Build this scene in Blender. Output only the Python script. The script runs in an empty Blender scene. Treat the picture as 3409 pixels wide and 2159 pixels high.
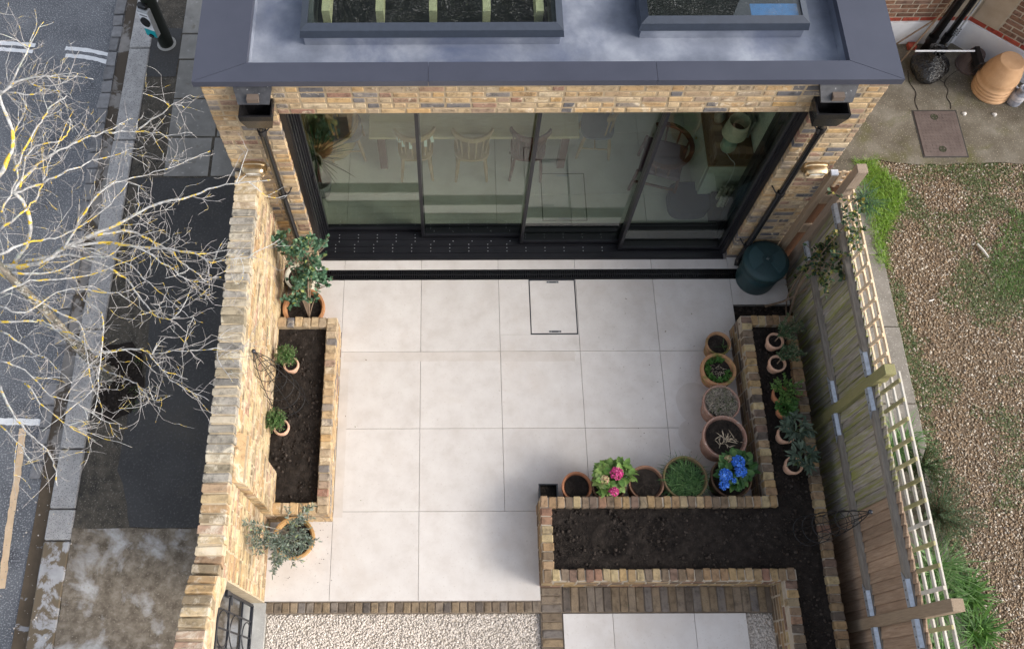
import bpy, bmesh, math, random
import numpy as np
from mathutils import Vector, Matrix, Euler, noise as mnoise

random.seed(7); RNG = np.random.default_rng(7)
SC = bpy.context.scene
COL = SC.collection
rad = math.radians

# ------------------------------------------------------------------ camera
CAM = np.array([0.33076, -1.03227, 9.40550]); PITCH = 1.16293872; ROLL = -0.00363666
FPX, PPX, PPY, PW, PH = 2984.35748, 1497.51819, 1079.5, 3409.0, 2159.0
_f = np.array([0, math.cos(PITCH), -math.sin(PITCH)]); _r0 = np.array([1., 0, 0]); _u0 = np.cross(_r0, _f)
_r = _r0*math.cos(ROLL)+_u0*math.sin(ROLL); _u = -_r0*math.sin(ROLL)+_u0*math.cos(ROLL)
cam = bpy.data.cameras.new('camera'); camo = bpy.data.objects.new('camera', cam); COL.objects.link(camo)
cam.sensor_width = 36; cam.lens = FPX/PW*36; cam.shift_x = (PW/2-PPX)/PW; cam.shift_y = 0
cam.clip_start = .1; cam.clip_end = 500
camo.matrix_world = Matrix([[_r[i], _u[i], -_f[i], CAM[i]] for i in range(3)]+[[0, 0, 0, 1]])
SC.camera = camo

def at(dx, dy, z=0., axis=2):
    """photo point (in a 2408 px wide copy) -> world point on the plane axis = z"""
    s = PW/2408.
    d = _r*((dx*s-PPX)/FPX)-_u*((dy*s-PPY)/FPX)+_f
    t = (z-CAM[axis])/d[axis]
    return Vector((CAM+t*d).tolist())

# ------------------------------------------------------------------ world, sun, exposure
SUN_AZ = Vector((1.0, -0.32)); SUN_EL = rad(31)
W = bpy.data.worlds.new('World'); SC.world = W; W.use_nodes = True
nt = W.node_tree; bg = nt.nodes['Background']; sky = nt.nodes.new('ShaderNodeTexSky')
sky.sky_type = 'NISHITA'; sky.sun_disc = False; sky.sun_elevation = SUN_EL; sky.sun_rotation = math.atan2(SUN_AZ.x, SUN_AZ.y)
sky.air_density = 1.0; sky.dust_density = 3.0; sky.ozone_density = 1.0; sky.altitude = 50
hz = nt.nodes.new('ShaderNodeHueSaturation'); hz.inputs['Saturation'].default_value = .45; nt.links.new(sky.outputs[0], hz.inputs['Color']); nt.links.new(hz.outputs[0], bg.inputs[0]); bg.inputs[1].default_value = 0.15
sl = bpy.data.lights.new('sun', 'SUN'); sl.energy = 1.25; sl.angle = rad(26); sl.color = (1.0, .95, .87)
so = bpy.data.objects.new('sun', sl); COL.objects.link(so)
h = SUN_AZ.normalized()*math.cos(SUN_EL)
so.rotation_euler = Vector((h.x, h.y, math.sin(SUN_EL))).to_track_quat('Z', 'Y').to_euler(); so.location = (6, -2, 12)
SC.view_settings.view_transform = 'Standard'; SC.view_settings.look = 'None'
SC.view_settings.gamma = 1; SC.view_settings.use_curve_mapping = False; SC.view_settings.exposure = 1.12
SC.render.engine = 'CYCLES'
SC.cycles.max_bounces = 8; SC.cycles.transparent_max_bounces = 12; SC.cycles.caustics_reflective = False; SC.cycles.caustics_refractive = False

# ------------------------------------------------------------------ object helpers
def wl(o):
    v = Vector((0, 0, 0))
    while o is not None:
        v = v+Vector(o.location); o = o.parent
    return v
def tag(o, label=None, cat=None, group=None, kind=None):
    if label: o['label'] = label
    if cat: o['category'] = cat
    if group: o['group'] = group
    if kind: o['kind'] = kind
    return o
def thing(name, label, cat, loc=(0, 0, 0), group=None):
    o = bpy.data.objects.new(name, None); COL.objects.link(o); o.location = loc; o.empty_display_size = .1
    return tag(o, label, cat, group)
def mesh_obj(name, me, parent=None, loc=None):
    o = bpy.data.objects.new(name, me); COL.objects.link(o)
    if parent is not None: o.parent = parent
    if loc is not None: o.location = Vector(loc)-(wl(parent) if parent is not None else Vector((0, 0, 0)))
    return o

class MB:
    """collects geometry in world space, builds one mesh object"""
    def __init__(s, m=None): s.v = []; s.f = []; s.M = m
    def add(s, vs, fs):
        b = len(s.v)
        if s.M is not None: vs = [s.M @ Vector(v) for v in vs]
        s.v += [tuple(v) for v in vs]; s.f += [tuple(i+b for i in f) for f in fs]; return s
    def box(s, a, b):
        x0, y0, z0 = a; x1, y1, z1 = b
        return s.add([(x0, y0, z0), (x1, y0, z0), (x1, y1, z0), (x0, y1, z0), (x0, y0, z1), (x1, y0, z1), (x1, y1, z1), (x0, y1, z1)],
                     [(0, 3, 2, 1), (4, 5, 6, 7), (0, 1, 5, 4), (1, 2, 6, 5), (2, 3, 7, 6), (3, 0, 4, 7)])
    def cbox(s, a, b, c=.004):
        """box with chamfered edges"""
        x0, y0, z0 = a; x1, y1, z1 = b; vs = []; ids = {}
        X, Y, Z = (x0, x1), (y0, y1), (z0, z1)
        for i in (0, 1):
            for j in (0, 1):
                for k in (0, 1):
                    p = [X[i], Y[j], Z[k]]; d = [1-2*i, 1-2*j, 1-2*k]
                    for ax in range(3):
                        q = [p[t]+(0 if t == ax else d[t]*c) for t in range(3)]; ids[(i, j, k, ax)] = len(vs); vs.append(q)
        F = []
        for ax in range(3):
            o1, o2 = [t for t in range(3) if t != ax]
            for e in (0, 1):
                loop = []
                for (a1, a2) in ((0, 0), (1, 0), (1, 1), (0, 1)):
                    k = [0, 0, 0]; k[ax] = e; k[o1] = a1; k[o2] = a2; loop.append(ids[tuple(k)+(ax,)])
                F.append(loop if (e == 1) == (ax != 1) else loop[::-1])
        for ax in range(3):   # edges parallel to ax
            o1, o2 = [t for t in range(3) if t != ax]
            for a1 in (0, 1):
                for a2 in (0, 1):
                    k0 = [0, 0, 0]; k1 = [0, 0, 0]; k1[ax] = 1
                    for k in (k0, k1): k[o1] = a1; k[o2] = a2
                    F.append([ids[tuple(k0)+(o1,)], ids[tuple(k1)+(o1,)], ids[tuple(k1)+(o2,)], ids[tuple(k0)+(o2,)]])
        for i in (0, 1):
            for j in (0, 1):
                for k in (0, 1): F.append([ids[(i, j, k, t)] for t in range(3)])
        return s.add(vs, F)
    def prism(s, poly, z0, z1):
        n = len(poly); vs = [(x, y, z0) for x, y in poly]+[(x, y, z1) for x, y in poly]
        return s.add(vs, [tuple(range(n))[::-1], tuple(range(n, 2*n))]+[(i, (i+1) % n, n+(i+1) % n, n+i) for i in range(n)])
    def quad(s, a, b, c, d): return s.add([a, b, c, d], [(0, 1, 2, 3)])
    def bar(s, a, b, w, t, up=(0, 0, 1)):
        """rectangular bar from a to b, w wide, t thick"""
        a = Vector(a); b = Vector(b); d = (b-a).normalized(); sd = d.cross(Vector(up))
        if sd.length < 1e-4: sd = d.cross(Vector((1, 0, 0)))
        sd.normalize(); u = sd.cross(d)
        P = [(-1, -1), (1, -1), (1, 1), (-1, 1)]
        vs = [p+sd*(i*w/2)+u*(j*t/2) for p in (a, b) for i, j in P]
        return s.add(vs, [(0, 1, 2, 3), (7, 6, 5, 4)]+[(i, i+4, (i+1) % 4+4, (i+1) % 4) for i in range(4)])
    def tube(s, path, r, n=6, cap=True):
        path = [Vector(p) for p in path]; k = len(path)
        if not hasattr(r, '__len__'): r = [r]*k
        vs = []; ref = None
        for i, p in enumerate(path):
            d = (path[min(i+1, k-1)]-path[max(i-1, 0)])
            d = d.normalized() if d.length > 1e-9 else Vector((0, 0, 1))
            if ref is None: ref = d.cross(Vector((.31, .23, .92)))
            ref = (ref-d*ref.dot(d))
            if ref.length < 1e-6: ref = d.cross(Vector((1, .2, .1)))
            ref.normalize(); e2 = d.cross(ref)
            for j in range(n):
                a = 2*math.pi*j/n; vs.append(p+(ref*math.cos(a)+e2*math.sin(a))*r[i])
        fs = [(i*n+j, i*n+(j+1) % n, (i+1)*n+(j+1) % n, (i+1)*n+j) for i in range(k-1) for j in range(n)]
        if cap: fs += [tuple(range(n))[::-1], tuple(range((k-1)*n, k*n))]
        return s.add(vs, fs)
    def lathe(s, prof, c, n=28, wob=0., open_top=False):
        """prof: (r, z) from bottom to top and back; r=0 closes"""
        cx, cy, cz = c; vs = []; idx = []
        for r, z in prof:
            if r < 1e-6: idx.append([len(vs)]); vs.append((cx, cy, cz+z))
            else:
                idx.append(list(range(len(vs), len(vs)+n)))
                vs += [(cx+r*(1+wob*math.sin(3*2*math.pi*j/n+z*9))*math.cos(2*math.pi*j/n), cy+r*(1+wob*math.sin(3*2*math.pi*j/n+z*9))*math.sin(2*math.pi*j/n), cz+z) for j in range(n)]
        fs = []
        for a, b in zip(idx, idx[1:]):
            if len(a) == 1 and len(b) == 1: continue
            for j in range(n):
                j2 = (j+1) % n
                if len(a) == 1: fs.append((a[0], b[j2], b[j]))
                elif len(b) == 1: fs.append((a[j], a[j2], b[0]))
                else: fs.append((a[j], a[j2], b[j2], b[j]))
        return s.add(vs, fs)
    def build(s, name, mat, parent=None, smooth=False, origin=None, kind=None, label=None):
        off = wl(parent) if parent is not None else Vector(origin or (0, 0, 0))
        me = bpy.data.meshes.new(name); me.from_pydata([(x-off.x, y-off.y, z-off.z) for x, y, z in s.v], [], s.f); me.update()
        if mat: me.materials.append(mat)
        if smooth: me.polygons.foreach_set('use_smooth', [True]*len(me.polygons))
        o = bpy.data.objects.new(name, me); COL.objects.link(o)
        if parent is not None: o.parent = parent
        else: o.location = off
        if kind: o['kind'] = kind
        if label: o['label'] = label
        return o

def np_mesh(name, V, F, mat, parent=None, kind=None, smooth=False):
    """V (n,3) world, F (m,3|4) numpy"""
    off = np.array(wl(parent)) if parent is not None else np.zeros(3)
    me = bpy.data.meshes.new(name); k = F.shape[1]
    me.vertices.add(len(V)); me.vertices.foreach_set('co', (V-off).astype(np.float32).ravel())
    me.loops.add(F.size); me.loops.foreach_set('vertex_index', F.astype(np.int32).ravel())
    me.polygons.add(len(F)); me.polygons.foreach_set('loop_start', np.arange(0, F.size, k, dtype=np.int32)); me.polygons.foreach_set('loop_total', np.full(len(F), k, dtype=np.int32))
    if smooth: me.polygons.foreach_set('use_smooth', np.ones(len(F), dtype=bool))
    me.update(calc_edges=True); me.validate()
    if mat: me.materials.append(mat)
    o = bpy.data.objects.new(name, me); COL.objects.link(o)
    if parent is not None: o.parent = parent
    if kind: o['kind'] = kind
    return o
def batch_arrays(tv, tf, R, L):
    """template verts (k,3), faces (m,q); R (N,3,3) incl. scale; L (N,3)"""
    V = np.einsum('nij,kj->nki', R, tv)+L[:, None, :]
    F = tf[None]+(np.arange(len(L))*len(tv))[:, None, None]
    return V.reshape(-1, 3), F.reshape(-1, tf.shape[1])
def rand_rot(n):
    q = RNG.normal(size=(n, 4)); q /= np.linalg.norm(q, axis=1)[:, None]; w, x, y, z = q.T
    return np.stack([np.stack([1-2*(y*y+z*z), 2*(x*y-z*w), 2*(x*z+y*w)], -1), np.stack([2*(x*y+z*w), 1-2*(x*x+z*z), 2*(y*z-x*w)], -1), np.stack([2*(x*z-y*w), 2*(y*z+x*w), 1-2*(x*x+y*y)], -1)], 1)
def frames(d, roll=None):
    """rotation matrices whose y axis is d (n,3) and z axis as upright as possible"""
    d = d/np.linalg.norm(d, axis=1)[:, None]; n = len(d)
    up = np.tile([0, 0, 1.], (n, 1)); x = np.cross(d, up); x += RNG.normal(size=x.shape)*1e-3
    x /= np.linalg.norm(x, axis=1)[:, None]; z = np.cross(x, d)
    if roll is not None:
        c, s = np.cos(roll)[:, None], np.sin(roll)[:, None]; x, z = x*c+z*s, z*c-x*s
    return np.stack([x, d, z], -1)
_t = (1+5**.5)/2
ICO_V = np.array([(-1, _t, 0), (1, _t, 0), (-1, -_t, 0), (1, -_t, 0), (0, -1, _t), (0, 1, _t), (0, -1, -_t), (0, 1, -_t), (_t, 0, -1), (_t, 0, 1), (-_t, 0, -1), (-_t, 0, 1)])/np.sqrt(1+_t*_t)
ICO_F = np.array([(0, 11, 5), (0, 5, 1), (0, 1, 7), (0, 7, 10), (0, 10, 11), (1, 5, 9), (5, 11, 4), (11, 10, 2), (10, 7, 6), (7, 1, 8), (3, 9, 4), (3, 4, 2), (3, 2, 6), (3, 6, 8), (3, 8, 9), (4, 9, 5), (2, 4, 11), (6, 2, 10), (8, 6, 7), (9, 8, 1)])
LEAF_V = np.array([(0, 0, 0), (-.5, .35, .10), (0, .4, 0), (.5, .35, .10), (-.38, .72, .06), (0, .75, -.03), (.38, .72, .06), (0, 1, -.12)])
LEAF_F = np.array([(0, 2, 1), (0, 3, 2), (1, 2, 5), (1, 5, 4), (2, 3, 6), (2, 6, 5), (4, 5, 7), (5, 6, 7)])
def leaves(P, Dr, L, Wd, jit=.5):
    """arrays for leaves at P pointing along Dr, length L, width Wd"""
    n = len(P); d = Dr/np.linalg.norm(Dr, axis=1)[:, None]+RNG.normal(size=(n, 3))*jit
    R = frames(d, RNG.normal(size=n)*.5); S = np.stack([Wd, L, L], -1); return batch_arrays(LEAF_V, LEAF_F, R*S[:, None, :], P)
def blades(P, Dr, L, Wd, droop):
    """curved grass blades, 3 segments -> tri arrays"""
    n = len(P); d = Dr/np.linalg.norm(Dr, axis=1)[:, None]
    sd = np.cross(d, np.tile([0, 0, 1.], (n, 1)))+RNG.normal(size=(n, 3))*.05; sd /= np.linalg.norm(sd, axis=1)[:, None]
    hd = d*[1, 1, 0]; hd = hd/(np.linalg.norm(hd, axis=1)[:, None]+1e-6)
    pts = []
    for t in (0, .4, .75, 1.):
        c = P+d*(L*t)[:, None]+(hd*.5-np.array([0, 0, 1.]))*(droop*L*t*t)[:, None]; w = Wd*(1-.75*t)*.5
        pts += [c-sd*w[:, None], c+sd*w[:, None]] if t < 1 else [c]
    V = np.stack(pts, 1); F = np.array([(0, 1, 3), (0, 3, 2), (2, 3, 5), (2, 5, 4), (4, 5, 6)])
    return V.reshape(-1, 3), (F[None]+(np.arange(n)*7)[:, None, None]).reshape(-1, 3)
def join(arrs):
    V = []; F = []; b = 0
    for v, f in arrs: V.append(v); F.append(f+b); b += len(v)
    return np.concatenate(V), np.concatenate(F)
def catmull(pts, k=4):
    pts = [Vector(p) for p in pts]; out = []
    Q = [pts[0]*2-pts[1]]+pts+[pts[-1]*2-pts[-2]]
    for i in range(1, len(Q)-2):
        for j in range(k):
            t = j/k; a, b, c, d = Q[i-1], Q[i], Q[i+1], Q[i+2]
            out.append(.5*((2*b)+(c-a)*t+(2*a-5*b+4*c-d)*t*t+(3*b-a-3*c+d)*t**3))
    return out+[pts[-1]]

# ------------------------------------------------------------------ materials
def new_mat(name):
    m = bpy.data.materials.new(name); m.use_nodes = True; return m, m.node_tree, m.node_tree.nodes['Principled BSDF']
def nd(nt, t, **kw):
    n = nt.nodes.new('ShaderNode'+t)
    for k, v in kw.items():
        if k.startswith('i_'): n.inputs[int(k[2:]) if k[2:].isdigit() else k[2:].replace('_', ' ')].default_value = v
        else: setattr(n, k, v)
    return n
def ramp(nt, fac, stops, interp='LINEAR'):
    r = nt.nodes.new('ShaderNodeValToRGB'); e = r.color_ramp.elements; r.color_ramp.interpolation = interp
    for i, (p, c) in enumerate(stops):
        el = e[i] if i < 2 else e.new(p)
        el.position = p; el.color = (c[0], c[1], c[2], 1) if hasattr(c, '__len__') else (c, c, c, 1)
    if fac is not None: nt.links.new(fac, r.inputs[0])
    return r.outputs[0]
def mixc(nt, fac, a, b, mode='MIX'):
    m = nt.nodes.new('ShaderNodeMix'); m.data_type = 'RGBA'; m.blend_type = mode
    for k, v in ((0, fac), (6, a), (7, b)):
        if hasattr(v, 'links') or hasattr(v, 'is_linked'): nt.links.new(v, m.inputs[k])
        else: m.inputs[k].default_value = v if k == 0 else (v[0], v[1], v[2], 1)
    return m.outputs[2]
def noise_out(nt, scale, detail=4, rough=.6, vec=None, dist=0.):
    n = nd(nt, 'TexNoise'); n.inputs['Scale'].default_value = scale; n.inputs['Detail'].default_value = detail; n.inputs['Roughness'].default_value = rough; n.inputs['Distortion'].default_value = dist
    nt.links.new(vec, n.inputs['Vector']); return n.outputs[0]
def pos_out(nt, stretch=None):
    g = nd(nt, 'NewGeometry').outputs['Position']
    if stretch:
        mp = nd(nt, 'Mapping'); mp.inputs['Scale'].default_value = stretch; nt.links.new(g, mp.inputs[0]); g = mp.outputs[0]
    return g
def rnd_out(nt):
    o = nd(nt, 'ObjectInfo').outputs['Random']; i = nd(nt, 'NewGeometry').outputs['Random Per Island']
    a = nd(nt, 'Math', operation='ADD'); nt.links.new(o, a.inputs[0]); nt.links.new(i, a.inputs[1])
    f = nd(nt, 'Math', operation='FRACT'); nt.links.new(a.outputs[0], f.inputs[0]); return f.outputs[0]
def bump(nt, b, height, strength, dist=.01):
    n = nd(nt, 'Bump'); n.inputs['Strength'].default_value = strength; n.inputs['Distance'].default_value = dist
    nt.links.new(height, n.inputs['Height']); nt.links.new(n.outputs[0], b.inputs['Normal'])
def pm(name, cols, scale=6, detail=5, rough=.7, bmp=.3, bscale=60, metal=0., spec=.4, rnd=0., rcols=None, speck=None, stain=None, stretch=None, bdist=.004, rvar=0.):
    """general surface: noise ramp + per-piece random + fine specks + stains"""
    m, nt, b = new_mat(name); p = pos_out(nt, stretch)
    n1 = noise_out(nt, scale, detail, .62, p); c = ramp(nt, n1, cols)
    if rcols: c = mixc(nt, .75, c, ramp(nt, rnd_out(nt), rcols), 'MIX')
    if stain:   # (scale, lo, hi, colour)
        s = ramp(nt, noise_out(nt, stain[0], 6, .65, p, .4), [(stain[1], 0), (stain[2], 1)]); c = mixc(nt, s, c, stain[3])
    if speck:   # (scale, lo, hi, colour)
        s = ramp(nt, noise_out(nt, speck[0], 2, .5, p), [(speck[1], 0), (speck[2], 1)]); c = mixc(nt, s, c, speck[3])
    if rnd:
        r = nd(nt, 'MapRange'); nt.links.new(rnd_out(nt), r.inputs[0]); r.inputs[3].default_value = 1-rnd; r.inputs[4].default_value = 1+rnd
        hs = nd(nt, 'HueSaturation'); nt.links.new(r.outputs[0], hs.inputs['Value']); nt.links.new(c, hs.inputs['Color']); c = hs.outputs[0]
    nt.links.new(c, b.inputs['Base Color']); b.inputs['Roughness'].default_value = rough; b.inputs['Metallic'].default_value = metal
    b.inputs['Specular IOR Level'].default_value = spec
    if rvar:
        rr = nd(nt, 'MapRange'); nt.links.new(n1, rr.inputs[0]); rr.inputs[1].default_value = .3; rr.inputs[2].default_value = .7; rr.inputs[3].default_value = rough-rvar; rr.inputs[4].default_value = rough+rvar
        nt.links.new(rr.outputs[0], b.inputs['Roughness'])
    if bmp: bump(nt, b, noise_out(nt, bscale, 5, .65, p), bmp, bdist)
    return m
def brick_mat(name, stops, smear=(.62, .52, .38), smear_amt=(.56, .66), dark=.35):
    m, nt, b = new_mat(name); p = pos_out(nt)
    c = ramp(nt, rnd_out(nt), stops)
    n1 = noise_out(nt, 14, 6, .7, p); c = mixc(nt, 1., c, ramp(nt, n1, [(.28, dark), (.5, 1.0), (.75, 1.25)]), 'MULTIPLY')
    n2 = noise_out(nt, 38, 4, .7, p, .6); c = mixc(nt, ramp(nt, n2, [(.60, 0), (.72, .75)]), c, (.10, .08, .07))
    n3 = noise_out(nt, 5.5, 6, .75, p, .8); c = mixc(nt, ramp(nt, n3, [(smear_amt[0], 0), (smear_amt[1], .85)]), c, smear)
    nt.links.new(c, b.inputs['Base Color']); b.inputs['Roughness'].default_value = .85; b.inputs['Specular IOR Level'].default_value = .25
    bump(nt, b, noise_out(nt, 55, 6, .7, p), .7, .006); return m
def leaf_mat(name, stops, rough=.5, trans=.25):
    m, nt, b = new_mat(name); p = pos_out(nt); c = ramp(nt, rnd_out(nt), stops)
    c = mixc(nt, 1., c, ramp(nt, noise_out(nt, 30, 3, .6, p), [(.3, .7), (.7, 1.25)]), 'MULTIPLY')
    nt.links.new(c, b.inputs['Base Color']); b.inputs['Roughness'].default_value = rough; b.inputs['Specular IOR Level'].default_value = .35
    tr = nd(nt, 'BsdfTranslucent'); nt.links.new(c, tr.inputs[0]); mx = nd(nt, 'MixShader'); mx.inputs[0].default_value = trans
    nt.links.new(b.outputs[0], mx.inputs[1]); nt.links.new(tr.outputs[0], mx.inputs[2]); nt.links.new(mx.outputs[0], nt.nodes['Material Output'].inputs[0]); return m
def plain(name, col, rough=.5, metal=0., spec=.5, var=.12, scale=20, bmp=0., bscale=80):
    return pm(name, [(.3, tuple(x*(1-var) for x in col)), (.7, tuple(min(1, x*(1+var)) for x in col))], scale=scale, rough=rough, metal=metal, spec=spec, bmp=bmp, bscale=bscale)
def glass_mat(name, tint, fres=1.0, dirt=0.):
    m, nt, b = new_mat(name); nt.nodes.remove(b)
    tr = nd(nt, 'BsdfTransparent'); tr.inputs[0].default_value = (*tint, 1); gl = nd(nt, 'BsdfGlossy'); gl.inputs['Roughness'].default_value = .004
    fr = nd(nt, 'Fresnel'); io = nd(nt, 'MapRange'); io.inputs[3].default_value = 1.5; io.inputs[4].default_value = 1/1.5; nt.links.new(nd(nt, 'NewGeometry').outputs['Backfacing'], io.inputs[0]); nt.links.new(io.outputs[0], fr.inputs[0]); mu = nd(nt, 'Math', operation='MULTIPLY', use_clamp=True); mu.inputs[1].default_value = fres; nt.links.new(fr.outputs[0], mu.inputs[0])
    mx = nd(nt, 'MixShader'); nt.links.new(mu.outputs[0], mx.inputs[0]); nt.links.new(tr.outputs[0], mx.inputs[1]); nt.links.new(gl.outputs[0], mx.inputs[2]); out = mx.outputs[0]
    if dirt:
        df = nd(nt, 'BsdfDiffuse'); df.inputs[0].default_value = (.6, .6, .58, 1); p = pos_out(nt)
        n = mixc(nt, 1., ramp(nt, noise_out(nt, 70, 3, .7, p), [(.56, 0), (.7, 1)]), ramp(nt, noise_out(nt, 3, 5, .7, p, 1.), [(.42, 0), (.7, dirt)]), 'MULTIPLY')
        m2 = nd(nt, 'MixShader'); nt.links.new(n, m2.inputs[0]); nt.links.new(out, m2.inputs[1]); nt.links.new(df.outputs[0], m2.inputs[2]); out = m2.outputs[0]
    nt.links.new(out, nt.nodes['Material Output'].inputs[0]); return m

STOCK = [(0., (.12, .115, .12)), (.14, (.21, .185, .165)), (.24, (.36, .275, .185)), (.38, (.47, .345, .20)), (.52, (.41, .265, .135)), (.62, (.50, .40, .27)), (.74, (.48, .305, .135)), (.84, (.32, .245, .175)), (.93, (.28, .155, .11)), (1., (.42, .33, .21))]
WALLST = [(0., (.22, .17, .11)), (.2, (.40, .30, .17)), (.42, (.50, .385, .235)), (.58, (.42, .28, .14)), (.7, (.31, .205, .125)), (.86, (.52, .43, .30)), (1., (.31, .18, .125))]
M = {}
M['brick'] = brick_mat('stock_brick', STOCK)
M['wall_brick'] = brick_mat('old_yellow_brick', WALLST, smear=(.62, .52, .38), smear_amt=(.55, .66), dark=.3)
M['coping_old'] = brick_mat('weathered_coping_brick', [(0, (.17, .16, .145)), (.3, (.34, .31, .265)), (.5, (.24, .22, .185)), (.7, (.45, .385, .29)), (.85, (.30, .25, .17)), (1, (.20, .17, .12))], smear=(.54, .48, .37), smear_amt=(.53, .63), dark=.3)
M['coping_sand'] = brick_mat('sandy_coping_brick', WALLST, smear=(.62, .54, .42), smear_amt=(.5, .62), dark=.55)
M['planter_brick'] = brick_mat('planter_stock_brick', [(0, (.10, .08, .065)), (.15, (.20, .14, .085)), (.35, (.34, .235, .115)), (.5, (.25, .16, .09)), (.65, (.17, .13, .095)), (.8, (.40, .31, .17)), (.9, (.23, .125, .085)), (1, (.14, .11, .085))], smear_amt=(.62, .74))
M['paver'] = brick_mat('brick_paver', [(0, (.10, .085, .075)), (.3, (.18, .135, .09)), (.55, (.24, .18, .115)), (.75, (.165, .145, .13)), (1, (.27, .195, .115))], smear=(.3, .25, .18), smear_amt=(.6, .75))
M['brown_brick'] = brick_mat('brown_house_brick', [(0, (.14, .08, .06)), (.4, (.22, .12, .08)), (.7, (.28, .15, .10)), (1, (.17, .11, .09))], smear=(.4, .33, .25), smear_amt=(.64, .78))
M['red_brick'] = brick_mat('red_band_brick', [(0, (.30, .05, .035)), (1, (.38, .08, .05))], smear=(.3, .1, .08), smear_amt=(.64, .78))
M['mortar'] = pm('mortar', [(.3, (.30, .225, .14)), (.7, (.42, .33, .22))], 12, bmp=.6, bscale=120, rough=.9)
M['mortar_lime'] = pm('lime_mortar', [(.3, (.38, .30, .20)), (.7, (.55, .45, .31))], 9, bmp=.8, bscale=60, rough=.9, bdist=.01)
M['mortar_grey'] = pm('grey_mortar', [(.3, (.33, .28, .22)), (.7, (.46, .40, .32))], 12, bmp=.6, bscale=120, rough=.9)
M['mortar_dark'] = pm('dark_joint', [(.3, (.13, .10, .075)), (.7, (.21, .165, .12))], 12, bmp=.6, bscale=120, rough=.9)
M['tile'] = pm('porcelain_paving', [(.28, (.52, .48, .445)), (.5, (.585, .55, .52)), (.72, (.63, .60, .57))], 4.2, 8, rough=.55, bmp=.05, bscale=300, spec=.4, rnd=.045, stain=(1.3, .54, .80, (.53, .475, .425)), speck=(45, .62, .78, (.49, .445, .40)), rvar=.07)
M['joint'] = plain('tile_joint', (.30, .275, .255), .9)
M['concrete'] = pm('worn_concrete', [(.3, (.30, .29, .27)), (.7, (.44, .43, .40))], 5, bmp=.4, bscale=90, rough=.9, speck=(120, .62, .75, (.6, .58, .55)))
M['soil'] = pm('dark_soil', [(.25, (.010, .008, .007)), (.5, (.022, .017, .014)), (.8, (.050, .040, .033))], 16, 8, rough=.95, bmp=.9, bscale=45, bdist=.02, spec=.2, speck=(160, .72, .8, (.16, .12, .08)))
M['clod'] = pm('soil_clod', [(.3, (.018, .014, .012)), (.7, (.062, .049, .040))], 40, rough=.95, bmp=.8, bscale=90, rnd=.5, spec=.2)
M['capping'] = pm('grey_aluminium_capping', [(.3, (.044, .048, .068)), (.7, (.056, .060, .084))], 2, rough=.42, bmp=.05, bscale=500, spec=.5, speck=(260, .64, .8, (.09, .095, .12)))
M['membrane'] = pm('roof_membrane', [(.3, (.10, .115, .15)), (.5, (.19, .21, .26)), (.7, (.33, .355, .41))], 1.6, 6, rough=.38, bmp=.25, bscale=40, spec=.6, stain=(1.1, .5, .72, (.085, .105, .17)), rvar=.1)
M['roof_frame'] = plain('rooflight_frame', (.030, .038, .055), .4, spec=.5)
M['black'] = pm('black_aluminium', [(.3, (.008, .008, .010)), (.7, (.013, .013, .016))], 6, rough=.32, bmp=.04, bscale=200, spec=.5)
M['plastic'] = pm('black_plastic', [(.3, (.008, .008, .009)), (.7, (.016, .015, .016))], 30, rough=.25, bmp=.03, bscale=90, spec=.5)
M['lead'] = pm('lead_sheet', [(.3, (.020, .020, .023)), (.7, (.060, .060, .065))], 14, rough=.45, bmp=.3, bscale=60, spec=.5, metal=.2, speck=(30, .68, .78, (.4, .4, .4)))
M['screw'] = plain('screw_head', (.7, .7, .72), .3, metal=.8)
M['brass'] = pm('brushed_brass', [(.3, (.50, .36, .20)), (.7, (.66, .52, .34))], 30, rough=.3, metal=1., bmp=.06, bscale=200)
M['lens'] = pm('opal_diffuser', [(.3, (.76, .72, .64)), (.7, (.82, .79, .72))], 4, rough=.3, bmp=0)
M['glass'] = glass_mat('door_glass', (.86, .91, .85), 1.65)
M['roof_glass'] = glass_mat('rooflight_glass', (.80, .83, .77), 2.0, dirt=.4)
M['steel'] = plain('galvanised_steel', (.46, .50, .56), .45, metal=.6, scale=30, var=.2, bmp=.1)
M['iron'] = pm('black_iron', [(.3, (.010, .011, .014)), (.7, (.018, .019, .024))], 20, rough=.4, bmp=.1, bscale=150)
M['wire'] = plain('black_wire', (.012, .012, .013), .4)
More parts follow.
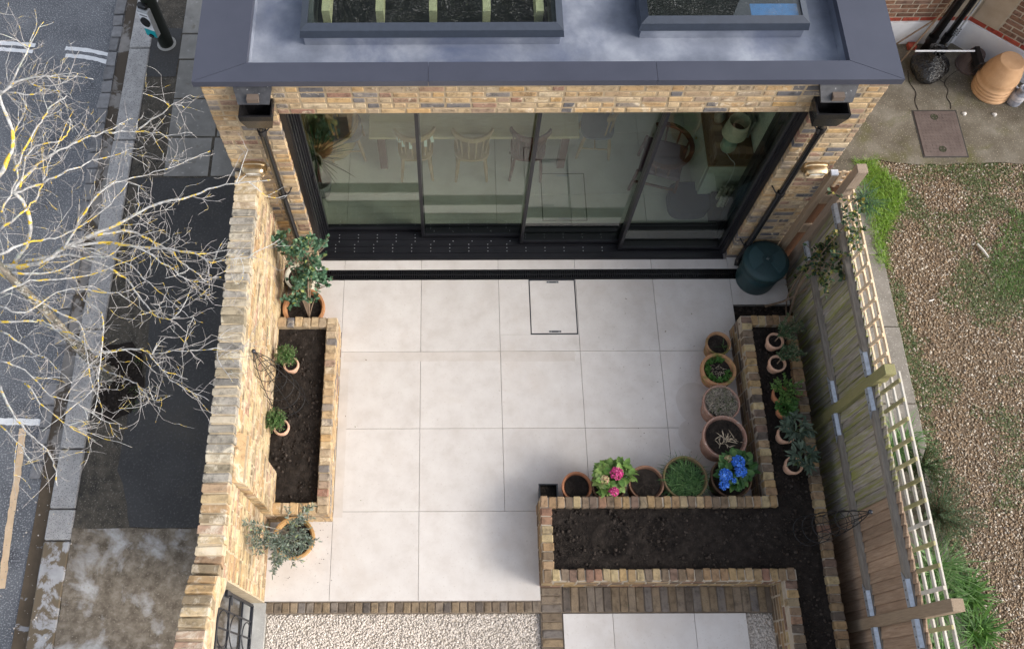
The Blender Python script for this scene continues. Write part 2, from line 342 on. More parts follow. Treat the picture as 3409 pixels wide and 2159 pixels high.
# ------------------------------------------------------------------ brick pieces
_bm = {}
def brick_mesh(dims, mat, var, rough=.0025):
    k = (tuple(round(d, 4) for d in dims), mat.name, var)
    if k not in _bm:
        rr = random.Random(var*17+3); b = MB(); x, y, z = [d/2 for d in dims]; b.cbox((-x, -y, -z), (x, y, z), min(.007, min(dims)*.12))
        vs = [tuple(c+rr.uniform(-rough, rough) for c in v) for v in b.v]
        me = bpy.data.meshes.new('brick'); me.from_pydata(vs, [], b.f); me.update(); me.materials.append(mat); _bm[k] = me
    return _bm[k]
def lay(parent, specs, mat, name='brick', limit=300, rest='brick_remainder', nvar=5, rough=.0025):
    """specs: (centre, dims, rotz, priority[, tilt]); the 'limit' first by priority are objects, the rest one mesh"""
    specs = sorted(specs, key=lambda s: -s[3])
    off = wl(parent)
    for i, s in enumerate(specs[:limit]):
        c, dims, rz = s[:3]
        o = bpy.data.objects.new(name, brick_mesh(dims, mat, i % nvar, rough)); COL.objects.link(o); o.parent = parent
        o.location = Vector(c)-off; o.rotation_euler = s[4] if len(s) > 4 else (random.uniform(-.008, .008), random.uniform(-.008, .008), rz+random.uniform(-.006, .006))
    if len(specs) > limit:
        b = MB()
        for i, s in enumerate(specs[limit:]):
            c, dims, rz = s[:3]; b.M = Matrix.Translation(c) @ Matrix.Rotation(rz, 4, 'Z'); me = brick_mesh(dims, mat, i % nvar, rough)
            b.add([v.co.copy() for v in me.vertices], [tuple(p.vertices) for p in me.polygons])
        b.M = None; b.build(rest, mat, parent, kind='stuff')
def face_specs(p0, rz, length, z0, n, depth=.1025, pitch=.075, prio=lambda p: p[2], start=0., cut=None, proud=.0, header_mix=.35):
    """courses of stretchers and headers along a face; p0 = start on the outer face, brick body lies on the +normal side (left of the direction)"""
    rr = random.Random(int(abs(p0[0]*100+p0[1]*37+z0*11))+n); d = Vector((math.cos(rz), math.sin(rz), 0)); nn = Vector((-d.y, d.x, 0)); out = []
    for k in range(n):
        z = z0+(k+.5)*pitch; u = start-(.11 if k % 2 else 0.)
        while u < length-.03:
            w = .1025 if rr.random() < header_mix else .215
            a, b = max(u, 0), min(u+w, length); u += w+.014
            if b-a < .035: continue
            if length-b < .05: b = length
            c = Vector(p0)+d*((a+b)/2)+nn*(depth/2-rr.uniform(0, .0025)-proud); c.z = z+rr.uniform(-.002, .002)
            if cut and cut(c): continue
            wq = round((b-a)/.0125)*.0125; out.append((c, (max(.03, min(wq, b-a+.004)), depth, .0605), rz, prio(c)))
    return out

# ------------------------------------------------------------------ ground, street
M['earth'] = pm('bare_earth', [(.3, (.09, .065, .045)), (.7, (.16, .12, .085))], 4, bmp=.6, bscale=50, rough=.95)
M['asphalt'] = pm('road_asphalt', [(.3, (.085, .089, .100)), (.7, (.155, .16, .172))], 2.2, 7, rough=.7, bmp=.9, bscale=150, bdist=.006, spec=.45, speck=(60, .54, .66, (.33, .335, .345)), stain=(1.4, .56, .7, (.06, .062, .072)))
M['tarmac'] = pm('new_tarmac', [(.3, (.036, .0352, .0352)), (.7, (.060, .0585, .058))], 1.6, 6, rough=.75, bmp=.6, bscale=220, bdist=.004, spec=.4, speck=(42, .55, .72, (.085, .083, .082)), stain=(.9, .52, .74, (.072, .066, .057)))
M['old_tarmac'] = pm('old_pavement_tarmac', [(.3, (.038, .034, .028)), (.7, (.11, .094, .073))], 9, 9, rough=.85, bmp=.7, bscale=160, bdist=.005, spec=.3, speck=(75, .60, .70, (.20, .18, .15)), stain=(3., .55, .7, (.030, .028, .024)))
M['muddy'] = pm('muddy_concrete_pavement', [(.3, (.085, .068, .049)), (.5, (.165, .135, .102)), (.7, (.27, .235, .19))], 10, 10, rough=.85, bmp=.6, bscale=120, bdist=.006, spec=.3, speck=(45, .58, .76, (.27, .235, .19)), stain=(1.35, .52, .62, (.40, .39, .38)))
M['slab'] = pm('pavement_slab', [(.3, (.185, .178, .165)), (.7, (.28, .27, .25))], 4, rough=.85, bmp=.4, bscale=120, rnd=.14, speck=(16, .66, .72, (.33, .32, .30)), stain=(5, .60, .75, (.14, .12, .09)))
M['kerb'] = pm('granite_kerb', [(.3, (.30, .29, .28)), (.7, (.45, .435, .42))], 7, rough=.8, bmp=.4, bscale=160, speck=(75, .54, .64, (.20, .195, .20)), rnd=.08)
M['kerb_muddy'] = pm('mud_smeared_kerb', [(.3, (.30, .295, .30)), (.7, (.42, .415, .42))], 7, rough=.8, bmp=.4, bscale=160, stain=(4.5, .47, .53, (.15, .115, .075)))
M['gutter'] = pm('gutter_concrete', [(.3, (.17, .155, .14)), (.7, (.28, .26, .24))], 5, rough=.85, bmp=.5, bscale=120, stain=(2.6, .48, .53, (.075, .058, .042)))
M['gutter_mud'] = pm('muddy_gutter', [(.3, (.075, .054, .034)), (.7, (.125, .092, .060))], 4, rough=.9, bmp=.6, bscale=80, stain=(6, .60, .64, (.30, .29, .29)))
M['sett'] = pm('granite_sett', [(.3, (.15, .148, .15)), (.7, (.24, .236, .24))], 14, rough=.7, bmp=.6, bscale=90, rnd=.2)
M['white_paint'] = pm('white_road_paint', [(.3, (.66, .66, .66)), (.7, (.8, .8, .8))], 10, rough=.7, bmp=.5, bscale=120, speck=(60, .66, .74, (.2, .2, .2)))
M['peach_paint'] = pm('worn_cream_road_paint', [(.3, (.60, .42, .26)), (.7, (.70, .52, .34))], 10, rough=.8, bmp=.5, bscale=120, speck=(40, .66, .74, (.2, .18, .16)))

def struct(o, kind='structure'): o['kind'] = kind; return o
gb = MB(); gb.quad((-150, -150, -.3), (150, -150, -.3), (150, 150, -.3), (-150, 150, -.3)); struct(gb.build('ground', M['earth']))
rb = MB(); rb.box((-60, -40, -.29), (-4.06, 40, -.10)); road = struct(rb.build('road', M['asphalt']))
gu = MB(); gu.box((-4.06, 1.2, -.29), (-3.885, 40, -.085)); gutter = struct(gu.build('gutter', M['gutter']))
gu = MB(); gu.box((-4.06, -40, -.29), (-3.885, 1.196, -.085)); struct(gu.build('muddy_gutter', M['gutter_mud']))
# row of granite setts along the road edge
y = 9.0; sp = []
while y > 1.3:
    L = random.uniform(.16, .26)
    if not (2.4 < y < 2.9): sp.append(((-4.125+random.uniform(-.012, .012), y-L/2, -.10), (round(random.uniform(.11, .14), 3), round(L, 2), .06), random.uniform(-.05, .05), 1))
    y -= L+.018
lay(road, sp, M['sett'], 'sett', rough=.008)
def mark(name, pts, m, z=-.096):
    b = MB(); n = len(pts)//2; b.add([(p.x, p.y, z) for p in pts], [(i, i+1, 2*n-2-i, 2*n-1-i) for i in range(n-1)]); return b.build(name, m, road)
def strip(dpts, w, m, name='white_line', seed=0):
    rr = random.Random(seed); c = catmull([at(x, y) for x, y in dpts], 8); l = []; r = []
    for i, p in enumerate(c):
        d = (c[min(i+1, len(c)-1)]-c[max(i-1, 0)]).normalized(); s = Vector((-d.y, d.x, 0)); l.append(p+s*(w/2+rr.uniform(-.006, .006))); r.append(p-s*(w/2+rr.uniform(-.006, .006)))
    mark(name, l+r[::-1], m)
for k, (dp) in enumerate([[(-60, 86), (-10, 89), (76, 95)], [(-60, 101), (-10, 104), (70, 110)], [(147, 102), (200, 107), (252, 118)], [(147, 119), (200, 124), (248, 135)]]): strip(dp, .062, M['white_paint'], seed=k)
strip([(-70, 982), (0, 984), (60, 985), (128, 990)], .075, M['white_paint'], seed=9)
strip([(44, 1000), (38, 1060), (24, 1160), (8, 1260), (-6, 1380)], .075, M['peach_paint'], 'cream_line', seed=10)
# kerb stones
pv = MB(); pv.box((-3.6, -40, -.29), (-1.78, 40, -.006)); pavement = struct(pv.build('pavement', M['old_tarmac']))
ks = [(9.5, 8.15), (8.14, 7.03), (7.02, 5.58), (5.57, 4.25), (4.24, 3.0), (2.99, 1.6), (1.59, .95), (.945, .62), (.615, -.45), (-.455, -1.6)]
kk = MB(); kk.box((-3.885, -40, -.29), (-3.605, 40, -.06)); kerb = struct(kk.build('kerb', M['mortar_dark']))
for i, (a, b) in enumerate(ks):
    b_ = MB(); b_.cbox((-3.884+random.uniform(-.004, .004), b, -.28), (-3.606-random.uniform(0, .012), a-.01, .006+random.uniform(-.004, .004)), .012)
    b_.build('kerb_stone', M['kerb'] if a > .7 else M['kerb_muddy'], kerb)
# surfaces of the pavement: new tarmac patch, narrow tarmac strip, muddy concrete, slabs
def sheet(name, poly, z, m, parent=pavement):
    b = MB(); b.add([(x, y, z) for x, y in poly], [tuple(range(len(poly)))]); return b.build(name, m, parent)
def wob(poly, amp=.015, step=.12, seed=1):
    rr = random.Random(seed); out = []
    for (x0, y0), (x1, y1) in zip(poly, poly[1:]+poly[:1]):
        n = max(1, int(math.hypot(x1-x0, y1-y0)/step))
        for i in range(n): t = i/n; out.append((x0+(x1-x0)*t+rr.uniform(-amp, amp), y0+(y1-y0)*t+rr.uniform(-amp, amp)))
    return out
sheet('tarmac_patch', wob([(-3.5, 5.01), (-1.79, 5.01), (-1.79, .74), (-3.02, .74), (-3.1, 1.1), (-3.22, 1.35), (-3.2, 2.0), (-3.05, 2.3), (-3.1, 3.1), (-3.45, 3.6)], .012), -.001, M['tarmac'])
sheet('tarmac_square', wob([(-3.60, 6.55), (-3.22, 6.55), (-3.22, 7.35), (-3.60, 7.35)], .008), -.001, M['tarmac'])
sheet('muddy_concrete', wob([(-3.60, .736), (-1.79, .736), (-1.79, -6), (-3.60, -6)], .010, .2), -.001, M['muddy'])
slabs = [(-3.2, 7.88, -2.6, 8.45), (-3.215, 7.26, -2.6, 7.87), (-3.21, 6.84, -2.6, 7.25), (-3.20, 6.21, -2.6, 6.83), (-3.20, 5.62, -2.6, 6.20), (-3.19, 5.035, -2.63, 5.61), (-2.61, 5.035, -1.86, 5.61), (-2.59, 5.62, -1.86, 6.2), (-2.59, 6.21, -1.86, 6.83), (-2.59, 6.84, -1.86, 7.45)]
for x0, y0, x1, y1 in slabs:
    b = MB(); b.cbox((x0, y0, -.06), (x1-.012, y1-.012, .004+random.uniform(-.004, .004)), .006); b.build('paving_slab', M['slab'], pavement)

# ------------------------------------------------------------------ patio
pb = MB(); pb.box((-1.62, -.003, -.29), (1.24, .88, -.012)); pb.box((-1.62, .88, -.29), (3.60, 3.60, -.012)); pb.box((3.60, 3.27, -.29), (4.26, 3.60, -.012)); pb.box((-1.62, 3.735, -.29), (4.26, 4.0, -.012)); patio = struct(pb.build('patio', M['joint']))
def tile(x0, y0, x1, y1, z=0., parent=patio, m=None, name='paving_tile', boxes=None):
    g = .002; b = MB()
    if boxes:
        for q in boxes: b.box((q[0], q[1], z-.02), (q[2], q[3], z))
    else: b.cbox((x0+g, y0+g, z-.02), (x1-g, y1-g, z+random.uniform(-.0006, .0006)), .0015)
    return b.build(name, m or M['tile'], parent)
xs = [-1.60, -.9, 0, .9, 1.8, 2.7]
for j in range(4):
    for i in range(6):
        x0, x1 = xs[i], (xs[i+1] if i < 5 else 3.60); y0, y1 = .9*j, .9*j+.9
        if j == 0 and i >= 3: continue
        if j == 3 and i == 3: tile(0, 0, 0, 0, boxes=[(.9025, 2.7025, 1.7975, 2.902), (.9025, 2.904, 1.250, 3.5975), (1.792, 2.904, 1.7975, 3.5975)]); continue
        if i == 5 and j < 3: x1 = 3.52
        if j == 0 and i == 2: x1 = 1.236
        tile(x0, y0, x1, y1)
tile(3.60, 3.268, 4.26, 3.60)
for a, b in zip([-1.6, -.9, 0, .9, 1.8, 2.7, 3.6], [-.9, 0, .9, 1.8, 2.7, 3.6, 4.26]): tile(a, 3.732, b, 3.995 if a >= 3.6 or b <= -.9 else 3.86)
M['stain'] = pm('water_marked_paving', [(.28, (.485, .44, .395)), (.5, (.545, .50, .46)), (.72, (.59, .55, .515))], 4.2, 8, rough=.55, bmp=.05, bscale=300, spec=.4)
def stain(poly, z=.0016): b = MB(); b.add([(x, y, z) for x, y in poly], [tuple(range(len(poly)))]); b.build('water_mark', M['stain'], patio)
def ell(cx, cy, rx, ry): return [(cx+rx*math.cos(a)*(1+.04*math.sin(3*a)), cy+ry*math.sin(a)) for a in [2*math.pi*i/36 for i in range(36)]]
stain(ell(3.02, 2.08, .20, .24)); stain(ell(2.98, 1.72, .17, .18), .0018); stain(ell(3.03, 1.42, .16, .16)); stain(wob([(-.897, .84), (-.80, .84), (-.80, 2.50), (-.897, 2.50)], .004, .1, 3)); stain(wob([(-.86, 2.58), (.895, 2.585), (.895, 2.695), (-.86, 2.695)], .006, .1, 4)); stain(wob([(.905, 2.57), (1.74, 2.58), (1.74, 2.695), (.905, 2.695)], .006, .1, 5))
# recessed inspection cover
cv = thing('inspection_cover', 'recessed inspection cover inlaid with paving, thin steel edge and two lifting slots', 'manhole cover', (1.52, 3.25, 0))
b = MB(); X0, Y0, X1, Y1 = 1.252, 2.906, 1.790, 3.598
for q in ((X0, Y0, X1, Y0+.012), (X0, Y1-.012, X1, Y1), (X0, Y0+.012, X0+.010, Y1-.012), (X1-.010, Y0+.012, X1, Y1-.012)): b.box((q[0], q[1], -.02), (q[2], q[3], -.001))
b.build('frame', plain('dull_edge_steel', (.06, .062, .075), .35, metal=.7), cv)
b = MB(); b.box((X0+.012, Y0+.014, -.02), (X1-.012, Y1-.014, .0)); b.build('inlay_tile', M['tile'], cv)
for yy in (Y0+.034, Y1-.034):
    b = MB(); b.box((1.46, yy-.013, -.01), (1.60, yy+.013, .0015)); k = b.build('lifting_slot', plain('slot_steel', (.30, .31, .32), .35, metal=.5), cv)
    b = MB(); b.box((1.492, yy-.008, .0015), (1.568, yy+.004, .003)); b.box((1.466, yy-.006, .0015), (1.478, yy+.006, .003)); b.box((1.582, yy-.006, .0015), (1.594, yy+.006, .003)); b.build('slot_hole', M['black'], k)
# linear drain
dr = thing('drain_channel', 'black slotted linear drain channel running along the door sill', 'drain', (1.3, 3.667, 0))
b = MB(); b.box((-1.55, 3.604, -.12), (4.2, 3.730, -.05)); b.build('trough', M['black'], dr)
b = MB(); b.box((-1.55, 3.604, -.05), (4.2, 3.616, -.001)); b.box((-1.55, 3.718, -.05), (4.2, 3.730, -.001)); b.build('edge_rail', M['plastic'], dr)
b = MB(); b.box((-1.55, 3.661, -.05), (4.2, 3.673, -.003))
x = -1.54
while x < 4.19: b.box((x, 3.616, -.03), (x+.011, 3.661, -.003)); b.box((x, 3.673, -.03), (x+.011, 3.718, -.003)); x += .0255
b.build('grate_bars', M['plastic'], dr, kind='stuff')
# brick edging, lower paving, gravel beds
ed = MB(); ed.box((-1.53, -.118, -.29), (1.235, -.004, -.025)); edging = struct(ed.build('brick_edging', M['mortar_dark'])); sp = []
x = -1.50
while x < 1.19: sp.append(((x, -.062, -.046), (.070, .102, .06), 0, 1)); x += .0815
lay(edging, sp, M['paver'], 'brick', rough=.003)
ld = MB(); ld.box((1.235, -.122, -.29), (3.60, .15, -.025)); ld.box((1.235, -3.2, -.29), (1.455, -.122, -.025)); ledge = struct(ld.build('brick_paving', M['mortar_dark'])); sp = []
x = 1.50
while x < 3.56: sp.append(((x, .010, -.046), (.074, .245, .06), 0, 1)); x += .0825
y = .09
while y > -3.1: sp.append(((1.345, y, -.046), (.2, .072, .06), 0, 1)); y -= .0825
lay(ledge, sp, M['paver'], 'brick', rough=.003)
lp = MB(); lp.box((1.455, -3.2, -.29), (3.30, -.124, -.035)); lower = struct(lp.build('lower_patio', M['joint']))
for a, b in ((1.455, 1.955), (1.955, 2.774), (2.774, 3.295)): tile(a, -1.0, b, -.126, -.012, lower); tile(a, -1.9, b, -1.0, -.012, lower); tile(a, -2.8, b, -1.9, -.012, lower)
gb = MB(); gb.box((-1.53, -3.2, -.29), (1.235, -.118, -.075)); gbed = struct(gb.build('gravel_bed', plain('gravel_sand', (.42, .37, .31), .9)))
gb = MB(); gb.box((3.295, -3.2, -.29), (3.60, -.122, -.075)); gbed2 = struct(gb.build('gravel_strip', bpy.data.materials['gravel_sand']))
M['pale_stone'] = pm('pale_limestone_chips', [(.3, (.52, .46, .40)), (.7, (.64, .58, .52))], 30, rough=.85, bmp=.3, bscale=150, rnd=.22)
def stones(name, region, n, rmin, rmax, z, mat, flat=.6, kind='stuff', parent=None, test=None):
    x0, y0, x1, y1 = region; P = np.stack([RNG.uniform(x0, x1, n), RNG.uniform(y0, y1, n), np.full(n, z)], -1)
    if test is not None: P = P[[bool(test(p)) for p in P]]; n = len(P)
    r = RNG.uniform(rmin, rmax, n)*np.where(RNG.random(n) < .1, 1.3, 1); P[:, 2] += r*RNG.uniform(0., .9, n)*flat
    S = np.stack([r*RNG.uniform(.8, 1.3, n), r*RNG.uniform(.6, 1., n), r*flat*RNG.uniform(.7, 1.2, n)], -1)
    a = RNG.uniform(0, 6.283, n); t = RNG.normal(size=n)*.3; c, s = np.cos(a), np.sin(a); z0 = np.zeros(n); o = np.ones(n)
    Rz = np.stack([np.stack([c, -s, z0], -1), np.stack([s, c, z0], -1), np.stack([z0, z0, o], -1)], 1); ct, st = np.cos(t), np.sin(t)
    Rx = np.stack([np.stack([o, z0, z0], -1), np.stack([z0, ct, -st], -1), np.stack([z0, st, ct], -1)], 1)
    tv = ICO_V*(1+RNG.normal(size=(12, 1))*.12)
    V, F = batch_arrays(tv, ICO_F, (Rz @ Rx)*S[:, None, :], P); return np_mesh(name, V, F, mat, parent, kind)
tag(stones('pale_gravel', (-1.52, -2.2, 1.225, -.125), 37000, .007, .0125, -.072, M['pale_stone']), 'pale cream gravel chippings below the brick edging', 'gravel')
tag(stones('gravel_chips', (3.30, -2.2, 3.575, -.128), 4500, .008, .014, -.072, M['pale_stone']), 'narrow strip of pale gravel beside the lower slabs', 'gravel')
# ------------------------------------------------------------------ house extension
YW = 3.88
house = thing('house_extension', 'yellow brick rear extension with dark flat roof edge and wide black sliding doors', 'building', (1.15, YW, 0))
XL, XR, OL, OR, ZH, ZT = -1.80, 4.11, -1.21, 3.585, 2.785, 3.235
b = MB(); b.box((XL+.008, YW+.0035, -.2), (OL-.006, YW+.34, 3.09)); b.box((OR+.006, YW+.0035, -.2), (XR-.008, YW+.34, 3.09)); b.box((OL-.006, YW+.0035, ZH+.006), (OR+.006, YW+.34, 3.09)); b.box((XL+.008, YW+.0035, 3.09), (XR-.008, YW+.085, ZT-.002))
b.box((XL+.008, YW+.34, -.2), (XL+.30, 7.4, ZT)); b.box((XR-.30, YW+.34, -.2), (XR-.008, 7.4, ZT)); b.build('wall_core', M['mortar'], house)
sp = face_specs((XL, YW, 0), 0, OL-XL, -.01, 43, prio=lambda p: p.z+(.5 if p.z > ZH else 0)) + face_specs((OR, YW, 0), 0, XR-OR, -.01, 43, prio=lambda p: p.z) + face_specs((OL+.012, YW, 0), 0, OR-OL-.024, ZH+.004, 6, prio=lambda p: 9)
lay(house, sp, M['brick'], 'brick', 300)
for x0, x1 in ((XL+.008, XL+.02),):   # left flank courses
    pass
# parapet capping
zc0, zc1 = 3.235, 3.30; CXL, CXR, CYF = -1.835, 4.165, 3.832; IXL, IXR, IYF = -1.385, 3.735, 4.032; YB = 7.4
xj = [CXL, at(1007, 165, zc1).x, at(1545, 165, zc1).x, CXR]; g = .0015
for i, pl in enumerate([[(CXL, CYF), (xj[1]-g, CYF), (xj[1]-g, IYF), (IXL, IYF)], [(xj[1]+g, CYF), (xj[2]-g, CYF), (xj[2]-g, IYF), (xj[1]+g, IYF)], [(xj[2]+g, CYF), (CXR, CYF), (IXR, IYF), (xj[2]+g, IYF)], [(CXL, CYF+.004), (IXL-.004, IYF+.003), (IXL-.004, YB), (CXL, YB)], [(CXR, CYF+.004), (CXR, YB), (IXR+.004, YB), (IXR+.004, IYF+.003)]]):
    b = MB(); b.prism(pl, zc0, zc1); b.build('capping', M['capping'], house)
ZR = 3.13
SKY = [(-.965, 4.345, 1.335, 6.7), (1.985, 4.41, 3.47, 6.7)]
b = MB()   # roof deck around the two openings
for x0, y0, x1, y1 in ((IXL-.02, IYF-.02, IXR+.02, 4.40), (SKY[1][0]+.09, 4.40, SKY[1][2]-.09, 4.49), (IXL-.02, 4.40, SKY[0][0]+.09, YB), (SKY[0][2]-.09, 4.40, SKY[1][0]+.09, YB), (SKY[1][2]-.09, 4.40, IXR+.02, YB), (SKY[0][0]+.09, 6.6, SKY[0][2]-.09, YB), (SKY[1][0]+.09, 6.6, SKY[1][2]-.09, YB)): b.box((x0, y0, 2.96), (x1, y1, ZR))
roof = b.build('roof', M['membrane'], house)
b = MB(); b.box((IXL-.1, IYF-.06, ZR), (IXR+.1, IYF-.004, zc0)); b.box((IXL-.1, IYF-.004, ZR), (IXL-.008, YB, zc0)); b.box((IXR+.008, IYF-.004, ZR), (IXR+.1, YB, zc0)); b.build('parapet_upstand', M['membrane'], house)
# sloped membrane fillets at the foot of the parapet
b = MB(); b.add([(IXL, IYF, ZR+.055), (IXR, IYF, ZR+.055), (IXR, IYF+.07, ZR+.004), (IXL, IYF+.07, ZR+.004)], [(0, 1, 2, 3)]); b.build('membrane_fillet', M['membrane'], house)
for si, (x0, y0, x1, y1) in enumerate(SKY):
    zf = 3.345; fw = .075; b = MB()
    b.prism([(x0+.03, y0+.02), (x1-.03, y0+.02), (x1-.03, y0+.085), (x0+.03, y0+.085)], ZR, zf-.09); b.prism([(x0+.03, y0+.085), (x0+.1, y0+.085), (x0+.1, y1), (x0+.03, y1)], ZR, zf-.09); b.prism([(x1-.1, y0+.085), (x1-.03, y0+.085), (x1-.03, y1), (x1-.1, y1)], ZR, zf-.09)
    rl = b.build('rooflight', M['membrane'], house)
    b = MB()
    # sloping metal frame: outer foot wider than the glazing edge
    o = [(x0, y0), (x1, y0), (x1, y1), (x0, y1)]; i_ = [(x0+fw, y0+fw), (x1-fw, y0+fw), (x1-fw, y1), (x0+fw, y1)]
    vs = [(x, y, zf-.105) for x, y in o]+[(x+(.012 if x == x0 else -.012), y+.012, zf-.03) for x, y in o]+[(x, y, zf) for x, y in i_]+[(x, y, zf-.04) for x, y in i_]
    fs = []
    for l in range(3):
        for a, c in ((0, 1), (1, 2), (3, 0)): fs.append((l*4+a, l*4+c, l*4+4+c, l*4+4+a))
    b.add(vs, fs); b.build('rooflight_frame', M['roof_frame'], rl)
    b = MB(); b.box((x0+fw+.002, y0+fw+.002, zf-.03), (x1-fw-.002, y1, zf-.012)); b.build('pane', M['roof_glass'], rl)
    if si == 0:
        b = MB(); b.box((x0+.095, y0+.09, 2.975), (x1-.095, y1, 2.985)); b.build('added_dark_sheet', plain('charcoal_sheet', (.012, .016, .022), .6, var=.4, scale=5), rl)  # dark sheet added under the glass to darken it and cut room light
        for dx in (765, 892, 1018, 1145, 1270):
            p = at(dx, 26, 3.28); b = MB(); b.box((p.x-.034, p.y, 3.1), (p.x+.034, 6.6, 3.28)); b.build('rafter', bpy.data.materials.get('pale_painted_timber') or plain('pale_painted_timber', (.84, .82, .62), .5), rl)
    else:
        b = MB(); b.box((x0+.095, y0+.09, 2.975), (x1-.095, y1, 2.985)); b.build('added_dark_sheet', bpy.data.materials['charcoal_sheet'], rl)  # same added sheet, darkening the second rooflight from below
        b = MB(); p = at(1765, 28, 3.3); b.box((p.x, y0+fw+.01, zf-.045), (x1-fw-.02, y0+fw+.16, zf-.034)); b.build('blue_sheet', plain('plain_blue', (.03, .26, .90), .4), rl)  # plain blue sheet set just below the glass
# upper storey of the main house behind (out of frame, seen in the rooflight glass)
b = MB(); b.box((-1.8, 7.42, -.2), (4.1, 7.7, 8.2)); mw = b.build('rear_wall', pm('slate_hung_wall', [(.3, (.022, .026, .036)), (.7, (.05, .057, .075))], 6, bmp=.3, bscale=30), house)
for x0 in (-.9, .7, 2.4):
    b = MB(); b.box((x0, 7.40, 4.6), (x0+.9, 7.418, 6.1)); w = b.build('window', plain('white_sash', (.75, .75, .75), .4), mw)
    b = MB(); b.box((x0+.06, 7.385, 4.66), (x0+.42, 7.399, 6.04)); b.box((x0+.48, 7.385, 4.66), (x0+.84, 7.399, 6.04)); b.build('pane', M['black'], w)
# ------------------------------------------------------------------ sliding doors
b = MB(); b.box((OL+.004, 3.93, 0.0), (OL+.058, 4.33, ZH)); b.box((OR-.058, 3.93, 0.0), (OR-.004, 4.33, ZH)); b.box((OL+.058, 3.93, ZH-.06), (OR-.058, 4.33, ZH-.002))
for yy in (3.955, 4.045, 4.135, 4.225): b.box((OL+.058, yy-.012, .03), (OL+.074, yy+.012, ZH-.06)); b.box((OR-.074, yy-.012, .03), (OR-.058, yy+.012, ZH-.06))
frame = b.build('door_frame', M['black'], house)
b = MB(); b.box((OL+.03, 3.855, -.03), (OR-.03, 4.34, .016))
for k, yy in enumerate((3.868, 3.945, 4.035, 4.125, 4.215, 4.305)): b.box((OL+.06, yy-.005, .016), (OR-.06, yy+.005, .034))
sill = b.build('sill', M['black'], house)
b = MB()
for yy, xm in ((3.968, 2.20), (4.012, 2.20), (4.058, 1.12), (4.102, 1.12), (4.15, -.02), (4.19, -.02)):
    x = -1.02 if yy < 4.1 else -.98
    while x < xm: b.lathe([(.0, .0165), (.0065, .0165), (.005, .0185), (0, .0188)], (x, yy, 0), 8); x += .2255
b.build('screw_heads', M['screw'], sill, kind='stuff')
panels = [(-1.145, .045, 4.262), (.0, 1.205, 4.172), (1.16, 2.362, 4.082), (2.315, 3.522, 3.992)]
for x0, x1, yy in panels:
    b = MB(); st, th = .036, .030; b.cbox((x0, yy-th, .036), (x0+st, yy+th, ZH-.062), .003); b.cbox((x1-st, yy-th, .036), (x1, yy+th, ZH-.062), .003)
    b.box((x0+st, yy-th+.004, .036), (x1-st, yy+th-.004, .085)); b.box((x0+st, yy-th+.004, ZH-.11), (x1-st, yy+th-.004, ZH-.062)); dp = b.build('door_panel', M['black'], house)
    b = MB(); b.box((x0+st-.002, yy-.003, .083), (x1-st+.002, yy+.003, ZH-.108)); b.build('pane', M['glass'], dp)
    if x0 < -1: b = MB(); b.box((x0+.010, yy-.052, 1.0), (x0+.026, yy-.030, 1.25)); b.build('handle', M['black'], dp)
